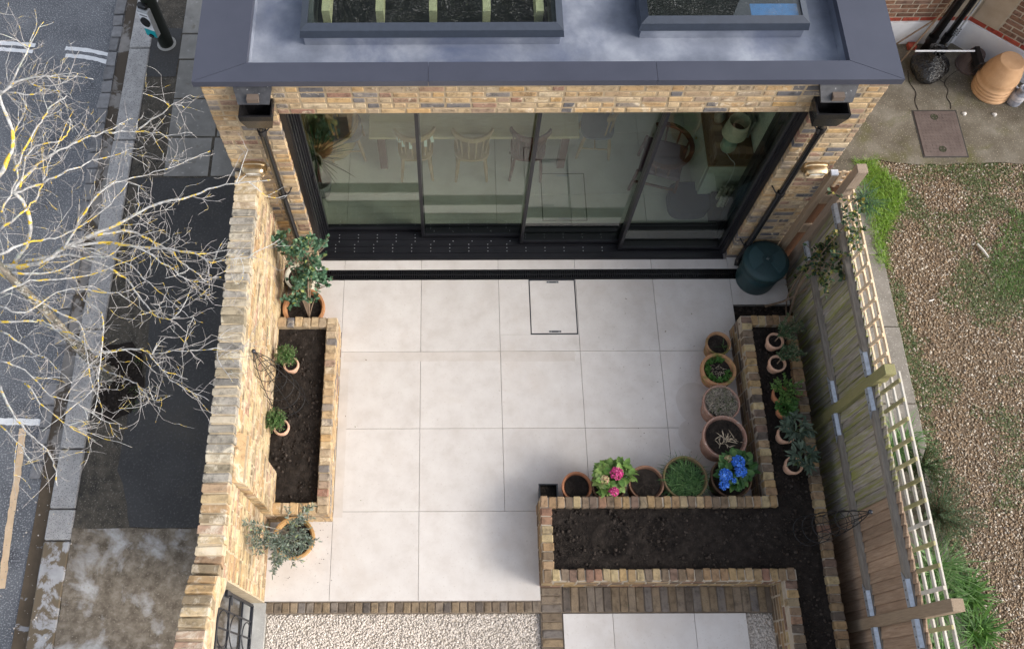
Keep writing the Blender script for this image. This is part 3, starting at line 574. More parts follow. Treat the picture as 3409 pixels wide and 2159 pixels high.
# ------------------------------------------------------------------ rainwater hoppers and downpipes
for side, hx, px, lab in ((-1, -1.345, -1.37, 'black hopper and downpipe beside the left end of the doors'), (1, 3.655, 3.715, 'black hopper and downpipe running down behind the green bin')):
    t = thing('downpipe', lab, 'downpipe', (px, YW-.06, 0), 'rainwater pipes on the rear wall')
    b = MB(); x0, x1 = hx-.145, hx+.145; yf = YW-.20
    zt, zb = 3.02, 2.80   # tapered open-topped hopper
    o = [(x0, yf), (x1, yf), (x1, YW-.004), (x0, YW-.004)]; n_ = [(x0+.035, yf+.04), (x1-.035, yf+.04), (x1-.035, YW-.004), (x0+.035, YW-.004)]; i_ = [(x0+.014, yf+.014), (x1-.014, yf+.014), (x1-.014, YW-.016), (x0+.014, YW-.016)]; j_ = [(x0+.045, yf+.05), (x1-.045, yf+.05), (x1-.045, YW-.03), (x0+.045, YW-.03)]
    vs = [(x, y, zb) for x, y in n_]+[(x, y, zt-.06) for x, y in o]+[(x, y, zt) for x, y in o]+[(x, y, zt) for x, y in i_]+[(x, y, zb+.03) for x, y in j_]
    fs = [(0, 1, 2, 3)]+[(l*4+a, l*4+(a+1) % 4, l*4+4+(a+1) % 4, l*4+4+a) for l in range(4) for a in range(4)]+[(16, 17, 18, 19)]
    b.add(vs, fs); hp = b.build('hopper', M['plastic'], t)
    b = MB(); b.box((hx-.05, YW-.14, zb+.034), (hx+.05, YW-.06, zb+.044)); b.build('outlet', M['black'], hp)
    b = MB()   # lead chute from the parapet outlet
    b.add([(hx-.17, YW-.012, 3.225), (hx+.17, YW-.012, 3.225), (hx+.135, YW-.13, 3.10), (hx-.135, YW-.13, 3.10), (hx-.165, YW-.004, 3.18), (hx+.165, YW-.004, 3.18), (hx+.13, YW-.115, 3.075), (hx-.13, YW-.115, 3.075)], [(0, 1, 2, 3), (7, 6, 5, 4), (0, 3, 7, 4), (1, 5, 6, 2), (3, 2, 6, 7)]); ch = b.build('chute', M['lead'], t)
    b = MB(); b.box((hx-.05, YW-.128, 3.116), (hx+.05, YW-.07, 3.165)); b.build('outlet_box', plain('rusty_lead', (.13, .10, .08), .5), ch)
    b = MB(); b.tube([(hx, YW-.10, zb+.01), (hx, YW-.10, zb-.05), (px, YW-.062, zb-.14), (px, YW-.062, .12), (px-.01*side, YW-.075, .07), (px-.02*side, YW-.13, .035)], .034, 14); b.build('pipe', M['plastic'], t, smooth=True)
    for zz in (2.62, 1.52, .42):
        b = MB(); b.lathe([(.034, -.03), (.042, -.03), (.042, .03), (.034, .03)], (px, YW-.062, zz), 14); k = b.build('collar', M['plastic'], t, smooth=False)
        b = MB(); sx = -side; b.tube([(px+.04*sx, YW-.06, zz), (px+.07*sx, YW-.045, zz+.03), (px+.085*sx, YW-.03, zz+.055), (px+.095*sx, YW-.002, zz+.05)], .007, 6); b.build('bracket', M['iron'], k)
# ------------------------------------------------------------------ wall lights
for x, z, lab in ((-1.578, 1.97, 'brass bulkhead wall light left of the doors above the garden wall'), (3.925, 1.92, 'brass bulkhead wall light right of the doors near the fence')):
    t = thing('wall_light', lab, 'wall light', (x, YW, z), 'brass wall lights')
    b = MB(); n = 24
    def oval(w, h, y, p=3.2): return [(x+w*math.copysign(abs(math.cos(a))**(2/p), math.cos(a)), y, z+h*math.copysign(abs(math.sin(a))**(2/p), math.sin(a))) for a in [2*math.pi*i/n for i in range(n)]]
    def loft(rings):
        v = [p for r in rings for p in r]; return v, [(l*n+i, l*n+(i+1) % n, (l+1)*n+(i+1) % n, (l+1)*n+i) for l in range(len(rings)-1) for i in range(n)]+[tuple(range((len(rings)-1)*n, len(rings)*n))]
    b.add(*loft([oval(.125, .085, YW-.001), oval(.125, .085, YW-.03), oval(.118, .078, YW-.038), oval(.112, .072, YW-.038)])); b.build('backplate', M['brass'], t, smooth=False)
    b = MB(); b.add(*loft([oval(.108, .068, YW-.038), oval(.106, .066, YW-.065), oval(.095, .058, YW-.085), oval(.07, .04, YW-.093), oval(.03, .015, YW-.096)])); b.build('diffuser', M['lens'], t, smooth=True)
    b = MB()   # hood over the upper half
    v = []; R = [(.116, .076, .038), (.116, .076, .08), (.104, .066, .112), (.08, .05, .118)]
    m_ = 13
    for w, h, dy in R: v += [(x+w*math.copysign(abs(math.cos(a))**.62, math.cos(a)), YW-dy, z+h*abs(math.sin(a))**.62) for a in [math.pi*i/(m_-1) for i in range(m_)]]
    b.add(v, [(l*m_+i, l*m_+i+1, (l+1)*m_+i+1, (l+1)*m_+i) for l in range(3) for i in range(m_-1)]); b.build('hood', M['brass'], t, smooth=True)
    for k in range(3):
        zz = z-.018-k*.02; b = MB(); w = .11-.005*k; b.tube([(x-w, YW-.06, zz), (x-w*.8, YW-.092, zz), (x, YW-.099, zz), (x+w*.8, YW-.092, zz), (x+w, YW-.06, zz)], .004, 6); b.build('guard_bar', M['brass'], t)
# ------------------------------------------------------------------ room behind the glass
wp = plain('room_wall_paint', (.80, .83, .76), .8); cp = plain('ceiling_paint', (.7, .7, .68), .8)
b = MB(); b.box((-1.50, YW+.35, -.29), (3.81, 7.40, -.012)); rf = struct(b.build('room_floor', M['joint']))
for i in range(6):
    for j in range(4):
        x0 = [-1.5, -.9, 0, .9, 1.8, 2.7][i]; x1 = [-.9, 0, .9, 1.8, 2.7, 3.81][i]; y0 = [4.345, 4.75, 5.65, 6.55][j]; y1 = [4.75, 5.65, 6.55, 7.4][j]; tile(x0, y0, x1, y1, 0, rf, name='floor_tile')
b = MB(); b.box((-1.52, 4.36, -.01), (-1.495, 7.4, 2.96)); b.box((3.805, 4.36, -.01), (3.83, 7.4, 2.96)); b.box((-1.5, 7.38, -.01), (3.81, 7.41, 2.96)); struct(b.build('room_wall', wp))
wood = pm('pale_oak', [(.3, (.42, .33, .20)), (.7, (.55, .45, .30))], 3, rough=.5, stretch=(2, 30, 30), bmp=.1); chw = pm('chair_wood', [(.3, (.30, .19, .09)), (.7, (.42, .29, .15))], 6, rough=.45, bmp=.05); redw = pm('mahogany', [(.3, (.075, .02, .012)), (.7, (.12, .035, .02))], 8, rough=.35, bmp=.04)
t = thing('dining_table', 'long pale wooden dining table behind the sliding doors', 'table', (.6, 5.5, 0))
b = MB(); b.cbox((-.60, 5.055, .715), (1.84, 5.95, .755), .006); b.build('tabletop', wood, t)
for x, y in ((-.47, 5.17), (1.70, 5.17), (-.47, 5.82), (1.70, 5.82)): b = MB(); b.box((x-.045, y-.045, 0), (x+.045, y+.045, .715)); b.build('leg', redw, t)
def chair(loc, rz, m, lab, seatm=None):
    t = thing('dining_chair', lab, 'chair', loc, 'dining chairs around the table'); Mx = Matrix.Translation(loc) @ Matrix.Rotation(rz, 4, 'Z')
    def B(): return MB(Mx)
    b = B(); b.prism([(.21*math.copysign(abs(math.cos(a))**.6, math.cos(a)), .20*math.copysign(abs(math.sin(a))**.6, math.sin(a))) for a in [2*math.pi*i/20 for i in range(20)]], .425, .46); b.build('seat', seatm or m, t)
    for sx, sy in ((-1, -1), (1, -1), (-1, 1), (1, 1)): b = B(); b.tube([(.15*sx, .14*sy, .425), (.17*sx, .17*sy, .25), (.19*sx, .20*sy, 0)], [.018, .024, .015], 8); b.build('leg', m, t)
    b = B(); b.tube([(-.18, -.185, .2), (-.18, .185, .2)], .01, 6); b.tube([(.18, -.185, .2), (.18, .185, .2)], .01, 6); b.tube([(-.18, 0, .2), (.18, 0, .2)], .01, 6); b.build('stretcher', m, t)
    arc = [(.245*math.sin(a), .02-.245*math.cos(a)*.9, .86) for a in [rad(-70+140*i/12) for i in range(13)]]
    b = B()
    for p, q in zip(arc, arc[1:]): b.bar(p, q, .028, .075)
    b.build('back_rail', m, t)
    for k in range(6): a = rad(-58+23.2*k); b = B(); b.tube([(.19*math.sin(a), .02-.2*math.cos(a), .455), (.235*math.sin(a), .02-.235*math.cos(a)*.9, .83)], [.010, .012], 6); b.build('spindle', m, t)
    return t
CH0 = chair((-.07, 5.15, 0), .05, chw, 'spindle-back wooden chair left of the other two facing the doors, dangling pale ties', chw)
tie = plain('pale_ribbon', (.62, .68, .64), .7)
for k in range(6): a_ = rad(-58+23.2*k); x_ = -.07+.225*math.sin(a_); y_ = 5.17-.225*math.cos(a_)*.9; b = MB(); b.bar((x_, y_-.012, .80), (x_+random.uniform(-.02, .02), y_-.02, .68), .035, .006, (0, 1, 0)); b.build('ribbon_tie', tie, CH0)
chair((.60, 5.14, 0), 0, chw, 'middle spindle-back wooden chair of the three along the table'); chair((1.27, 5.14, 0), -.06, redw, 'dark red chair, third along the table beside the floor hatch')
greyc = plain('grey_blue_cloth', (.10, .11, .15), .9)
chair((-.92, 5.42, 0), -1.5, chw, 'grey-seated chair at the left end of the dining table', greyc); chair((2.12, 5.45, 0), 1.5, chw, 'blue-seated chair at the right end of the dining table', greyc)
# armchair
t = thing('armchair', 'dark wooden armchair with curved arms and plum seat near the right door', 'chair', (2.85, 5.0, 0)); Mx = Matrix.Translation((2.87, 4.98, 0)) @ Matrix.Rotation(rad(72), 4, 'Z')
plum = plain('plum_leather', (.07, .028, .05), .45)
b = MB(Mx); b.cbox((-.25, -.24, .38), (.25, .25, .45), .02); b.build('seat', plum, t)
for x, y in ((-.23, -.23), (.23, -.23), (-.25, .25), (.25, .25)): b = MB(Mx); b.tube([(x, y, .42), (x*1.05, y*1.12, 0)], .02, 8); b.build('leg', redw, t)
b = MB(Mx); arc = [(.30*math.sin(a), -.30*math.cos(a)+.02, .68) for a in [rad(-125+250*i/16) for i in range(17)]]
for p, q in zip(arc, arc[1:]): b.bar(p, q, .05, .03)
b.build('arm_rail', redw, t)
for k in range(7): a = rad(-100+33*k); b = MB(Mx); b.tube([(.25*math.sin(a), -.25*math.cos(a), .44), (.29*math.sin(a), -.29*math.cos(a)+.02, .67)], .012, 6); b.build('spindle', redw, t)
b = MB(Mx); b.bar((-.24, -.22, .2), (-.26, .27, .2), .02, .03); b.bar((.24, -.22, .2), (.26, .27, .2), .02, .03); b.build('stretcher', redw, t)
# sideboard with lamp, pictures
t = thing('sideboard', 'white fronted sideboard with brown wooden top against the right wall', 'cabinet', (3.54, 5.5, 0))
b = MB(); b.box((3.30, 4.65, 0), (3.79, 6.6, .77)); b.build('carcass', plain('offwhite_paint', (.50, .52, .46), .5), t); b = MB(); b.cbox((3.265, 4.63, .77), (3.80, 6.62, .80), .004); b.build('top', pm('brown_top', [(.3, (.16, .09, .05)), (.7, (.24, .14, .08))], 5, stretch=(20, 2, 2), bmp=.05), t)
for k in range(3): b = MB(); b.cbox((3.288, 4.70+k*.64, .08), (3.299, 5.30+k*.64, .72), .004); d = b.build('door', plain('offwhite_door', (.54, .56, .50), .5), t); b = MB(); b.lathe([(0, 0), (.012, 0), (.014, .02), (0, .024)], (3.28, 5.24+k*.64, .45), 8); b.build('knob', M['brass'], d)
t = thing('table_lamp', 'table lamp with cream drum shade on the sideboard', 'lamp', (3.50, 4.86, .80)); c = (3.50, 4.86, .80)
b = MB(); b.lathe([(0, 0), (.07, 0), (.09, .05), (.085, .14), (.03, .22), (.012, .25), (.012, .34), (0, .34)], c, 20); b.build('base', plain('green_ceramic', (.26, .36, .28), .3), t, smooth=True)
b = MB(); b.lathe([(.14, .30), (.115, .52), (.112, .52), (.137, .30)], c, 28); b.build('shade', plain('cream_shade', (.58, .53, .40), .8), t, smooth=True)
b = MB(); b.tube(catmull([(3.48, 4.80, .81), (3.52, 4.70, .82), (3.56, 4.64, .81), (3.57, 4.60, .6), (3.55, 4.6, .3)], 4), .004, 5); b.build('cable', plain('white_cable', (.7, .7, .7), .5), t)
for k, (y, hgt, w) in enumerate(((5.0, .30, .22), (5.28, .42, .30), (5.62, .5, .34))):
    t = thing('picture_frame', ['small pale photo frame propped behind the lamp', 'middle photo frame leaning on the wall above the sideboard', 'brown framed picture on the right wall above the sideboard'][k], 'picture frame', (3.74, y, .80), 'pictures along the sideboard')
    b = MB(); b.box((3.735, y, .805), (3.765, y+w, .805+hgt)); b.build('frame', chw if k == 2 else plain('grey_frame', (.25, .25, .25), .5), t); b = MB(); b.box((3.730, y+.03, .835), (3.7345, y+w-.03, .775+hgt)); b.build('print', plain('print_paper', (.35, .36, .36), .6, var=.6, scale=14), t)
t = thing('vase', 'pale vase with dried lilac flowers on the sideboard', 'vase', (3.45, 5.25, .80)); b = MB(); b.lathe([(0, 0), (.05, 0), (.07, .08), (.03, .18), (.04, .22), (.035, .22), (.025, .18), (0, .17)], (3.45, 5.25, .80), 18); b.build('body', plain('stoneware', (.32, .29, .25), .4), t, smooth=True)
P = RNG.normal(size=(70, 3))*[.05, .05, .05]+[3.45, 5.25, 1.12]; V, F = leaves(P, RNG.normal(size=(70, 3))+[0, 0, .5], np.full(70, .035), np.full(70, .025)); np_mesh('flowers', V, F, leaf_mat('lilac_petal', [(0, (.25, .16, .34)), (1, (.36, .26, .44))]), t)
b = MB()
for k in range(5): b.tube([(3.45, 5.25, .95), (3.45+random.uniform(-.05, .05), 5.25+random.uniform(-.05, .05), 1.12)], .004, 5)
b.build('stems', plain('dry_stem', (.2, .17, .1), .8), t)
t = thing('log_basket', 'dark basket of upright rolled papers beside the sideboard', 'basket', (3.62, 4.52, 0)); b = MB(); b.box((3.44, 4.36, .0), (3.78, 4.62, .26)); b.build('box', plain('dark_basket', (.012, .012, .014), .6, bmp=.3), t)
rp = plain('rolled_paper', (.42, .40, .34), .7, var=.5, scale=25)
for k in range(10):
    x = 3.49+.06*(k % 5)+random.uniform(-.01, .01); y = 4.43+.1*(k//5); h_ = random.uniform(.40, .56); b = MB(); b.lathe([(.024, .06), (.024, h_), (.017, h_), (.017, h_-.1), (0, h_-.1)], (x, y, 0), 12); b.build('paper_roll', rp, t, smooth=False)
t = thing('dog_bed', 'dark blue rounded floor cushion inside the right door', 'cushion', (3.2, 4.55, 0)); b = MB()
pl = [(3.20+.24*math.copysign(abs(math.cos(a))**.6, math.cos(a)), 4.60+.21*math.copysign(abs(math.sin(a))**.6, math.sin(a))) for a in [2*math.pi*i/24 for i in range(24)]]
b.prism(pl, 0, .16); b.build('cushion', plain('navy_cloth', (.03, .035, .07), .85, bmp=.3, bscale=40), t); b = MB(); b.tube([(x, y, .16) for x, y in pl+pl[:1]], .012, 6); b.build('piping', plain('navy_piping', (.02, .022, .045), .8), t)
# left: spiky plant and round basket
t = thing('spiky_houseplant', 'spiky leaved houseplant in a grey pot behind the left door', 'houseplant', (-1.22, 4.78, 0)); b = MB(); b.lathe([(0, 0), (.10, 0), (.15, .28), (.14, .28), (.10, .24), (0, .24)], (-1.22, 4.80, 0), 20); b.build('pot', plain('grey_pot', (.20, .19, .20), .6), t, smooth=True)
b = MB(); b.tube([(-1.22, 4.80, .2), (-1.21, 4.82, .5), (-1.2, 4.80, .75)], .022, 8); b.build('stem', redw, t)
n = 60; d = RNG.normal(size=(n, 3)); d[:, 2] = np.abs(d[:, 2])*.7; V, F = blades(np.tile([-1.2, 4.80, .74], (n, 1)), d, RNG.uniform(.28, .48, n), np.full(n, .03), RNG.uniform(.05, .35, n)); np_mesh('leaves', V, F, leaf_mat('dracaena_leaf', [(0, (.025, .05, .02)), (1, (.05, .09, .035))]), t)
t = thing('round_basket', 'large round wicker basket in the left corner of the room', 'basket', (-1.12, 5.45, 0)); b = MB(); b.lathe([(0, 0), (.26, 0), (.34, .2), (.33, .45), (.30, .45), (.31, .2), (.24, .03), (0, .03)], (-1.12, 5.50, 0), 28); b.build('body', pm('wicker', [(.3, (.26, .20, .09)), (.7, (.40, .32, .16))], 30, bmp=.6, bscale=80), t); b = MB(); b.lathe([(.35, .44), (.36, .46), (.34, .48), (.30, .46), (.35, .44)], (-1.12, 5.50, 0), 28); b.build('rim', chw, t)
# floor hatch in the room
t = thing('floor_hatch', 'recessed floor hatch outline in the room beside the third chair', 'hatch', (1.62, 4.75, 0)); b = MB(); x0, y0, x1, y1 = 1.45, 4.38, 1.99, 5.05; q = .010
for r in ((x0, y0, x1, y0+q), (x0, y1-q, x1, y1), (x0, y0+q, x0+q, y1-q), (x1-q, y0+q, x1, y1-q)): b.box((r[0], r[1], .0008), (r[2], r[3], .004))
b.build('edge', plain('hatch_edge', (.10, .09, .07), .5), t)
for yy in (y0+.03, y1-.03): b = MB(); b.box((1.65, yy-.012, .0008), (1.79, yy+.012, .005)); b.build('lifting_slot', M['steel'], t)
# ------------------------------------------------------------------ boundary wall beside the pavement
WX0, WX1 = -1.770, -1.550
bw = thing('boundary_wall', 'old yellow brick garden wall with brick-on-edge coping along the pavement', 'wall', (-1.66, 1.9, 0))
def ztop(y): return 1.79 if y > .12 else (1.79+(.12-y)*.62 if y > -.30 else 2.05+(-.30-max(y, -.8))*.30)
def zsof(y): return 1.62 if y > -.06 else min(1.62+(-.06-y)*1.1, 1.86)
b = MB(); b.box((WX0+.008, -.012, -.2), (WX1-.0035, YW+.0, 1.79)); b.box((WX0+.010, .13, 1.79), (WX1-.008, YW, 1.79+.088))
ys = [-.012-.08*i for i in range(14)]
for y0, y1 in zip(ys, ys[1:]):
    b.add([(x, y, z) for x in (WX0+.008, WX1-.0035) for y, z in ((y0, zsof(y0)), (y1, zsof(y1)), (y1, ztop(y1)+.07), (y0, ztop(y0)+.07))], [(0, 1, 2, 3), (7, 6, 5, 4), (0, 4, 5, 1), (2, 6, 7, 3)])
b.box((WX0+.008, -3.4, -.2), (WX1-.0035, -1.055, 2.2)); b.build('wall_core', M['mortar_lime'], bw)
sp = face_specs((WX1, .0, 0), rad(90), YW-.004, 0, 23, depth=.05, pitch=.077, prio=lambda p: p.z, proud=.002)
lay(bw, sp, M['wall_brick'], 'brick', 300, rough=.005)
lay(bw, face_specs((WX1, -3.4, 0), rad(90), 2.34, 0, 28, depth=.05, pitch=.077), M['wall_brick'], 'brick', 0, rest='far_brick_remainder', rough=.005)
sp = face_specs((WX1, -1.05, 0), rad(90), 1.04, 0, 29, depth=.05, pitch=.077, prio=lambda p: p.z, cut=lambda c: c.z < zsof(c.y)+.06 or c.z > ztop(c.y)-.03)
lay(bw, sp, M['wall_brick'], 'brick', 60, rest='arch_brick_remainder', rough=.005)
# brick-on-edge coping, new sandy bricks at both ends
old = []; new = []; y = YW-.05
while y > -3.3:
    sl_ = 0 if y > .12 else (.50 if y > -.30 else .28 if y > -.8 else 0); w = .072; zc = ztop(y)+.048+random.uniform(-.006, .006)
    rot = Euler((math.atan(-sl_)+random.uniform(-.03, .03), random.uniform(-.02, .02), random.uniform(-.03, .03)))
    s = (Vector(((WX0+WX1)/2+random.uniform(-.008, .008), y, zc)), (round(.224+random.uniform(-.006, .006), 3), round(w+random.choice((-.006, 0, .004)), 3), .105), 0, y, rot)
    (new if (y > 3.47 or y < .78) else old).append(s); y -= .0865
lay(bw, old, M['coping_old'], 'coping_brick', 300, rough=.006); lay(bw, new, M['coping_sand'], 'coping_brick', 300, rough=.005)
# pier
b = MB(); b.box((WX1-.012, .80, -.1), (-1.4535, 1.225, 1.72)); b.build('pier_core', M['mortar_lime'], bw)
sp = face_specs((-1.45, .795, 0), rad(90), .435, .0, 22, depth=.05, pitch=.077, prio=lambda p: p.z)+face_specs((WX1, .79, 0), 0, .10, 0, 22, depth=.05, pitch=.077, header_mix=1.)
lay(bw, sp, M['wall_brick'], 'brick', 80, rest='pier_brick_remainder', rough=.005)
b = MB(); b.add([(WX1, .79, 1.79), (WX1, 1.235, 1.79), (-1.45, 1.235, 1.70), (-1.45, .79, 1.70), (WX1, .79, 1.69), (WX1, 1.235, 1.69), (-1.45, 1.235, 1.69), (-1.45, .79, 1.69)], [(0, 3, 2, 1), (0, 4, 7, 3), (3, 7, 6, 2), (1, 2, 6, 5)]); b.build('pier_cap', M['wall_brick'], bw)
# ------------------------------------------------------------------ gate
gx = -1.655
t = thing('garden_gate', 'black wrought iron garden gate with curved scrolls in the wall opening', 'gate', (gx, -.5, 0))
b = MB(); y0, y1, z0, z1 = -.05, -.98, .07, 1.46
for a, c in (((gx, y0, z0), (gx, y0, z1)), ((gx, y1, z0), (gx, y1, z1))): b.bar(a, c, .026, .026, (1, 0, 0))
for zz, w in ((z1, .034), (z0, .03)): b.bar((gx, y0, zz), (gx, y1, zz), w, w)
b.build('frame', M['iron'], t)
for zz in (.50, 1.02): b = MB(); b.bar((gx, y0, zz), (gx, y1, zz), .016, .016); b.build('rail', M['iron'], t)
for k in range(1, 6): yy = y0+(y1-y0)*k/6; b = MB(); b.bar((gx, yy, z0), (gx, yy, z1), .014, .014, (1, 0, 0)); b.build('bar', M['iron'], t)
for k, (yc, zc, r) in enumerate(((-.36, .76, .16), (-.67, .76, .16), (-.36, .28, .14), (-.67, .28, .14), (-.36, 1.24, .16), (-.67, 1.24, .16))):
    b = MB(); b.tube([(gx+.012, yc+r*math.cos(a)*.95, zc+r*math.sin(a)*1.4) for a in [2*math.pi*i/20 for i in range(21)]], .006, 6); b.build('scroll', M['iron'], t)
b = MB(); b.tube([(gx, -.515+.46*math.cos(a), z1+.24*math.sin(a)) for a in [math.pi*i/18 for i in range(19)]], .007, 6); b.build('arched_top_bar', M['iron'], t)
b = MB(); b.box((gx+.012, -.10, 1.20), (gx+.04, -.045, 1.30)); b.tube([(gx+.03, -.09, 1.25), (gx+.07, -.09, 1.25), (gx+.075, -.17, 1.25)], .008, 6); b.build('latch', M['iron'], t)
b = MB(); b.box((-1.79, -1.05, -.2), (-1.532, -.014, -.014)); tag(b.build('gate_threshold', M['concrete']), kind='structure')

# ------------------------------------------------------------------ raised brick planters
def coping_run(p0, p1, across, z, w=.0825):
    p0 = Vector(p0); p1 = Vector(p1); d = p1-p0; L = d.length; n = max(1, round(L/w)); rz = math.atan2(d.y, d.x); out = []
    for i in range(n):
        c = p0+d*((i+.5)/n); out.append((Vector((c.x+random.uniform(-.004, .004), c.y+random.uniform(-.004, .004), z-.05+random.uniform(-.005, .005))), (round(L/n-.011, 3), across, .10), rz, 1))
    return out
HP = .425
pl_ = thing('brick_planter', 'raised brick planter of dark soil built against the boundary wall', 'planter', (-1.2, 1.87, 0))
b = MB(); b.box((-1.015, .8005, -.1), (-.9055, 2.93, HP-.012)); b.box((-1.55, .8005, -.1), (-1.015, .905, HP-.012)); b.box((-1.55, 2.83, -.1), (-1.015, 2.93, HP-.012)); b.build('wall_core', M['mortar'], pl_)
sp = coping_run((-.957, .80, 0), (-.957, 2.94, 0), .112, HP)+coping_run((-1.46, .852, 0), (-1.016, .852, 0), .112, HP)+coping_run((-1.545, 2.886, 0), (-1.016, 2.886, 0), .112, HP)
lay(pl_, sp, M['brick'], 'coping_brick', 300, rough=.005)
sp = face_specs((-.902, .795, 0), rad(90), 2.145, -.05, 5, depth=.05)+face_specs((-1.55, .797, 0), 0, .648, -.05, 5, depth=.05)
lay(pl_, sp, M['brick'], 'brick', 300)
def soil_patch(name, lab, rects, z, seed, clods, holes=()):
    V = []; F = []; st = .022
    for x0, y0, x1, y1 in rects:
        nx = max(2, int((x1-x0)/st)+1); ny = max(2, int((y1-y0)/st)+1); base = len(V)
        for j in range(ny):
            for i in range(nx):
                x = x0+(x1-x0)*i/(nx-1); y = y0+(y1-y0)*j/(ny-1)
                h_ = .022*mnoise.noise(Vector((x*3+seed, y*3, 0)))+.014*mnoise.noise(Vector((x*11, y*11+seed, 3)))+.010*mnoise.noise(Vector((x*32, y*32, seed)))
                for hx, hy, hr in holes:
                    d = math.hypot(x-hx, y-hy)/hr
                    if d < 1.35: h_ += (-.055*(1-d*d) if d < 1 else .018*(1-abs(d-1.15)/.2) if abs(d-1.15) < .2 else 0)
                V.append((x, y, z+h_))
        F += [(base+j*nx+i, base+j*nx+i+1, base+(j+1)*nx+i+1, base+(j+1)*nx+i) for j in range(ny-1) for i in range(nx-1)]
    o = np_mesh(name, np.array(V), np.array(F), M['soil'], None, 'stuff', smooth=False); tag(o, lab, 'soil')
    A = []
    for x0, y0, x1, y1 in rects:
        n = int(clods*(x1-x0)*(y1-y0)); P = np.stack([RNG.uniform(x0+.03, x1-.03, n), RNG.uniform(y0+.03, y1-.03, n), np.full(n, z+.002)], -1); r = .0035+.020*RNG.random(n)**7
        A.append(batch_arrays(ICO_V*(1+RNG.normal(size=(12, 1))*.18), ICO_F, rand_rot(n)*np.stack([r, r*.9, r*.7], -1)[:, None, :], P))
    Vc, Fc = join(A); c = np_mesh('clods', Vc, Fc, M['clod'], o, 'stuff'); return o
soil_patch('planter_soil', 'dark soil filling the planter against the boundary wall', [(-1.55, .90, -1.008, 2.835)], .345, 3., 1000)
rp_ = thing('brick_planter', 'angular raised brick planter of dark soil wrapping the corner beside the fence', 'planter', (3.0, 1.0, 0))
b = MB()
for q in ((1.2355, .1355, 1.335, .95), (1.335, .857, 3.625, .95), (1.335, .1355, 3.70, .237), (3.5155, .95, 3.618, 2.94), (3.618, 2.835, 4.10, 2.94), (4.0, -3.2, 4.095, 2.835), (3.5755, -3.2, 3.685, .1355)): b.box((q[0], q[1], -.2), (q[2], q[3], HP-.012))
b.build('wall_core', M['mortar_grey'], rp_)
sp = coping_run((1.235, .903, 0), (3.625, .903, 0), .112, HP)+coping_run((1.291, .245, 0), (1.291, .846, 0), .112, HP)+coping_run((1.235, .190, 0), (3.69, .190, 0), .112, HP)+coping_run((3.571, .960, 0), (3.571, 2.94, 0), .112, HP)+coping_run((3.628, 2.888, 0), (4.10, 2.888, 0), .112, HP)+coping_run((4.048, -3.15, 0), (4.048, 2.831, 0), .112, HP)+coping_run((3.635, -3.15, 0), (3.635, .133, 0), .112, HP)
lay(rp_, sp, M['planter_brick'], 'coping_brick', 300, rough=.005)
sp = face_specs((1.232, .955, 0), rad(-90), .82, -.06, 5, depth=.05)+face_specs((1.232, .132, 0), 0, 2.35, -.06, 5, depth=.05)+face_specs((3.512, 2.945, 0), rad(-90), 1.98, -.06, 5, depth=.05)+face_specs((3.572, .13, 0), rad(-90), 3.2, -.06, 5, depth=.05)
lay(rp_, sp, M['planter_brick'], 'brick', 300)
soil_patch('planter_soil', 'dark cloddy soil with two round hollows filling the corner planter', [(1.338, .238, 4.0, .856), (3.62, .856, 4.0, 2.835), (3.69, -3.1, 4.0, .238)], .355, 9., 1500, holes=[(1.93, .53, .16), (2.42, .58, .19)])
b = MB(); b.box((3.53, 2.945, -.2), (4.26, 3.262, -.04)); o = b.build('corner_bed', M['soil']); tag(o, kind='structure')
V, F = batch_arrays(ICO_V*(1+RNG.normal(size=(12, 1))*.15), ICO_F, rand_rot(260)*(.006+.016*RNG.random(260)**3)[:, None, None], np.stack([RNG.uniform(3.6, 4.24, 260), RNG.uniform(2.96, 3.25, 260), np.full(260, -.038)], -1)); np_mesh('clods', V, F, M['clod'], o, 'stuff')

# ------------------------------------------------------------------ timber fence
M['fence'] = pm('weathered_fence_board', [(.3, (.24, .21, .185)), (.5, (.35, .31, .275)), (.7, (.48, .44, .40))], 4, 7, rough=.85, bmp=.5, bscale=30, stretch=(14, 14, 1.2), rnd=.22, stain=(1.7, .44, .62, (.28, .285, .085)))
M['fence_brown'] = pm('brown_fence_board', [(.3, (.25, .17, .115)), (.5, (.35, .245, .17)), (.7, (.44, .325, .235))], 4, 7, rough=.85, bmp=.5, bscale=30, stretch=(14, 14, 1.2), rnd=.18)
M['rail'] = pm('weathered_rail', [(.3, (.14, .12, .10)), (.7, (.26, .23, .195))], 4, 7, rough=.85, bmp=.4, bscale=40, stretch=(12, 1.5, 12), rnd=.1)
M['post'] = pm('weathered_post', [(.3, (.22, .165, .12)), (.7, (.33, .26, .20))], 5, 7, rough=.85, bmp=.5, bscale=40, stretch=(22, 22, 1.5))
M['post_green'] = pm('mossy_post', [(.3, (.20, .19, .075)), (.7, (.30, .275, .13))], 5, 7, rough=.85, bmp=.5, bscale=40, stretch=(22, 22, 1.5), stain=(5, .55, .7, (.22, .17, .11)))
M['post_brown'] = pm('brown_post', [(.3, (.23, .165, .11)), (.7, (.34, .26, .18))], 5, 7, rough=.85, bmp=.5, bscale=40, stretch=(22, 22, 1.5))
M['new_wood'] = pm('new_pine_lath', [(.3, (.66, .48, .30)), (.7, (.78, .62, .44))], 8, rough=.65, bmp=.2, bscale=60, rnd=.06)
M['grey_lath'] = pm('bleached_lath', [(.3, (.46, .42, .35)), (.7, (.62, .58, .51))], 8, rough=.8, bmp=.3, bscale=60, rnd=.1)
M['moss_lath'] = pm('mossy_lath', [(.3, (.27, .25, .10)), (.7, (.40, .35, .20))], 8, rough=.85, bmp=.3, bscale=60, rnd=.2)
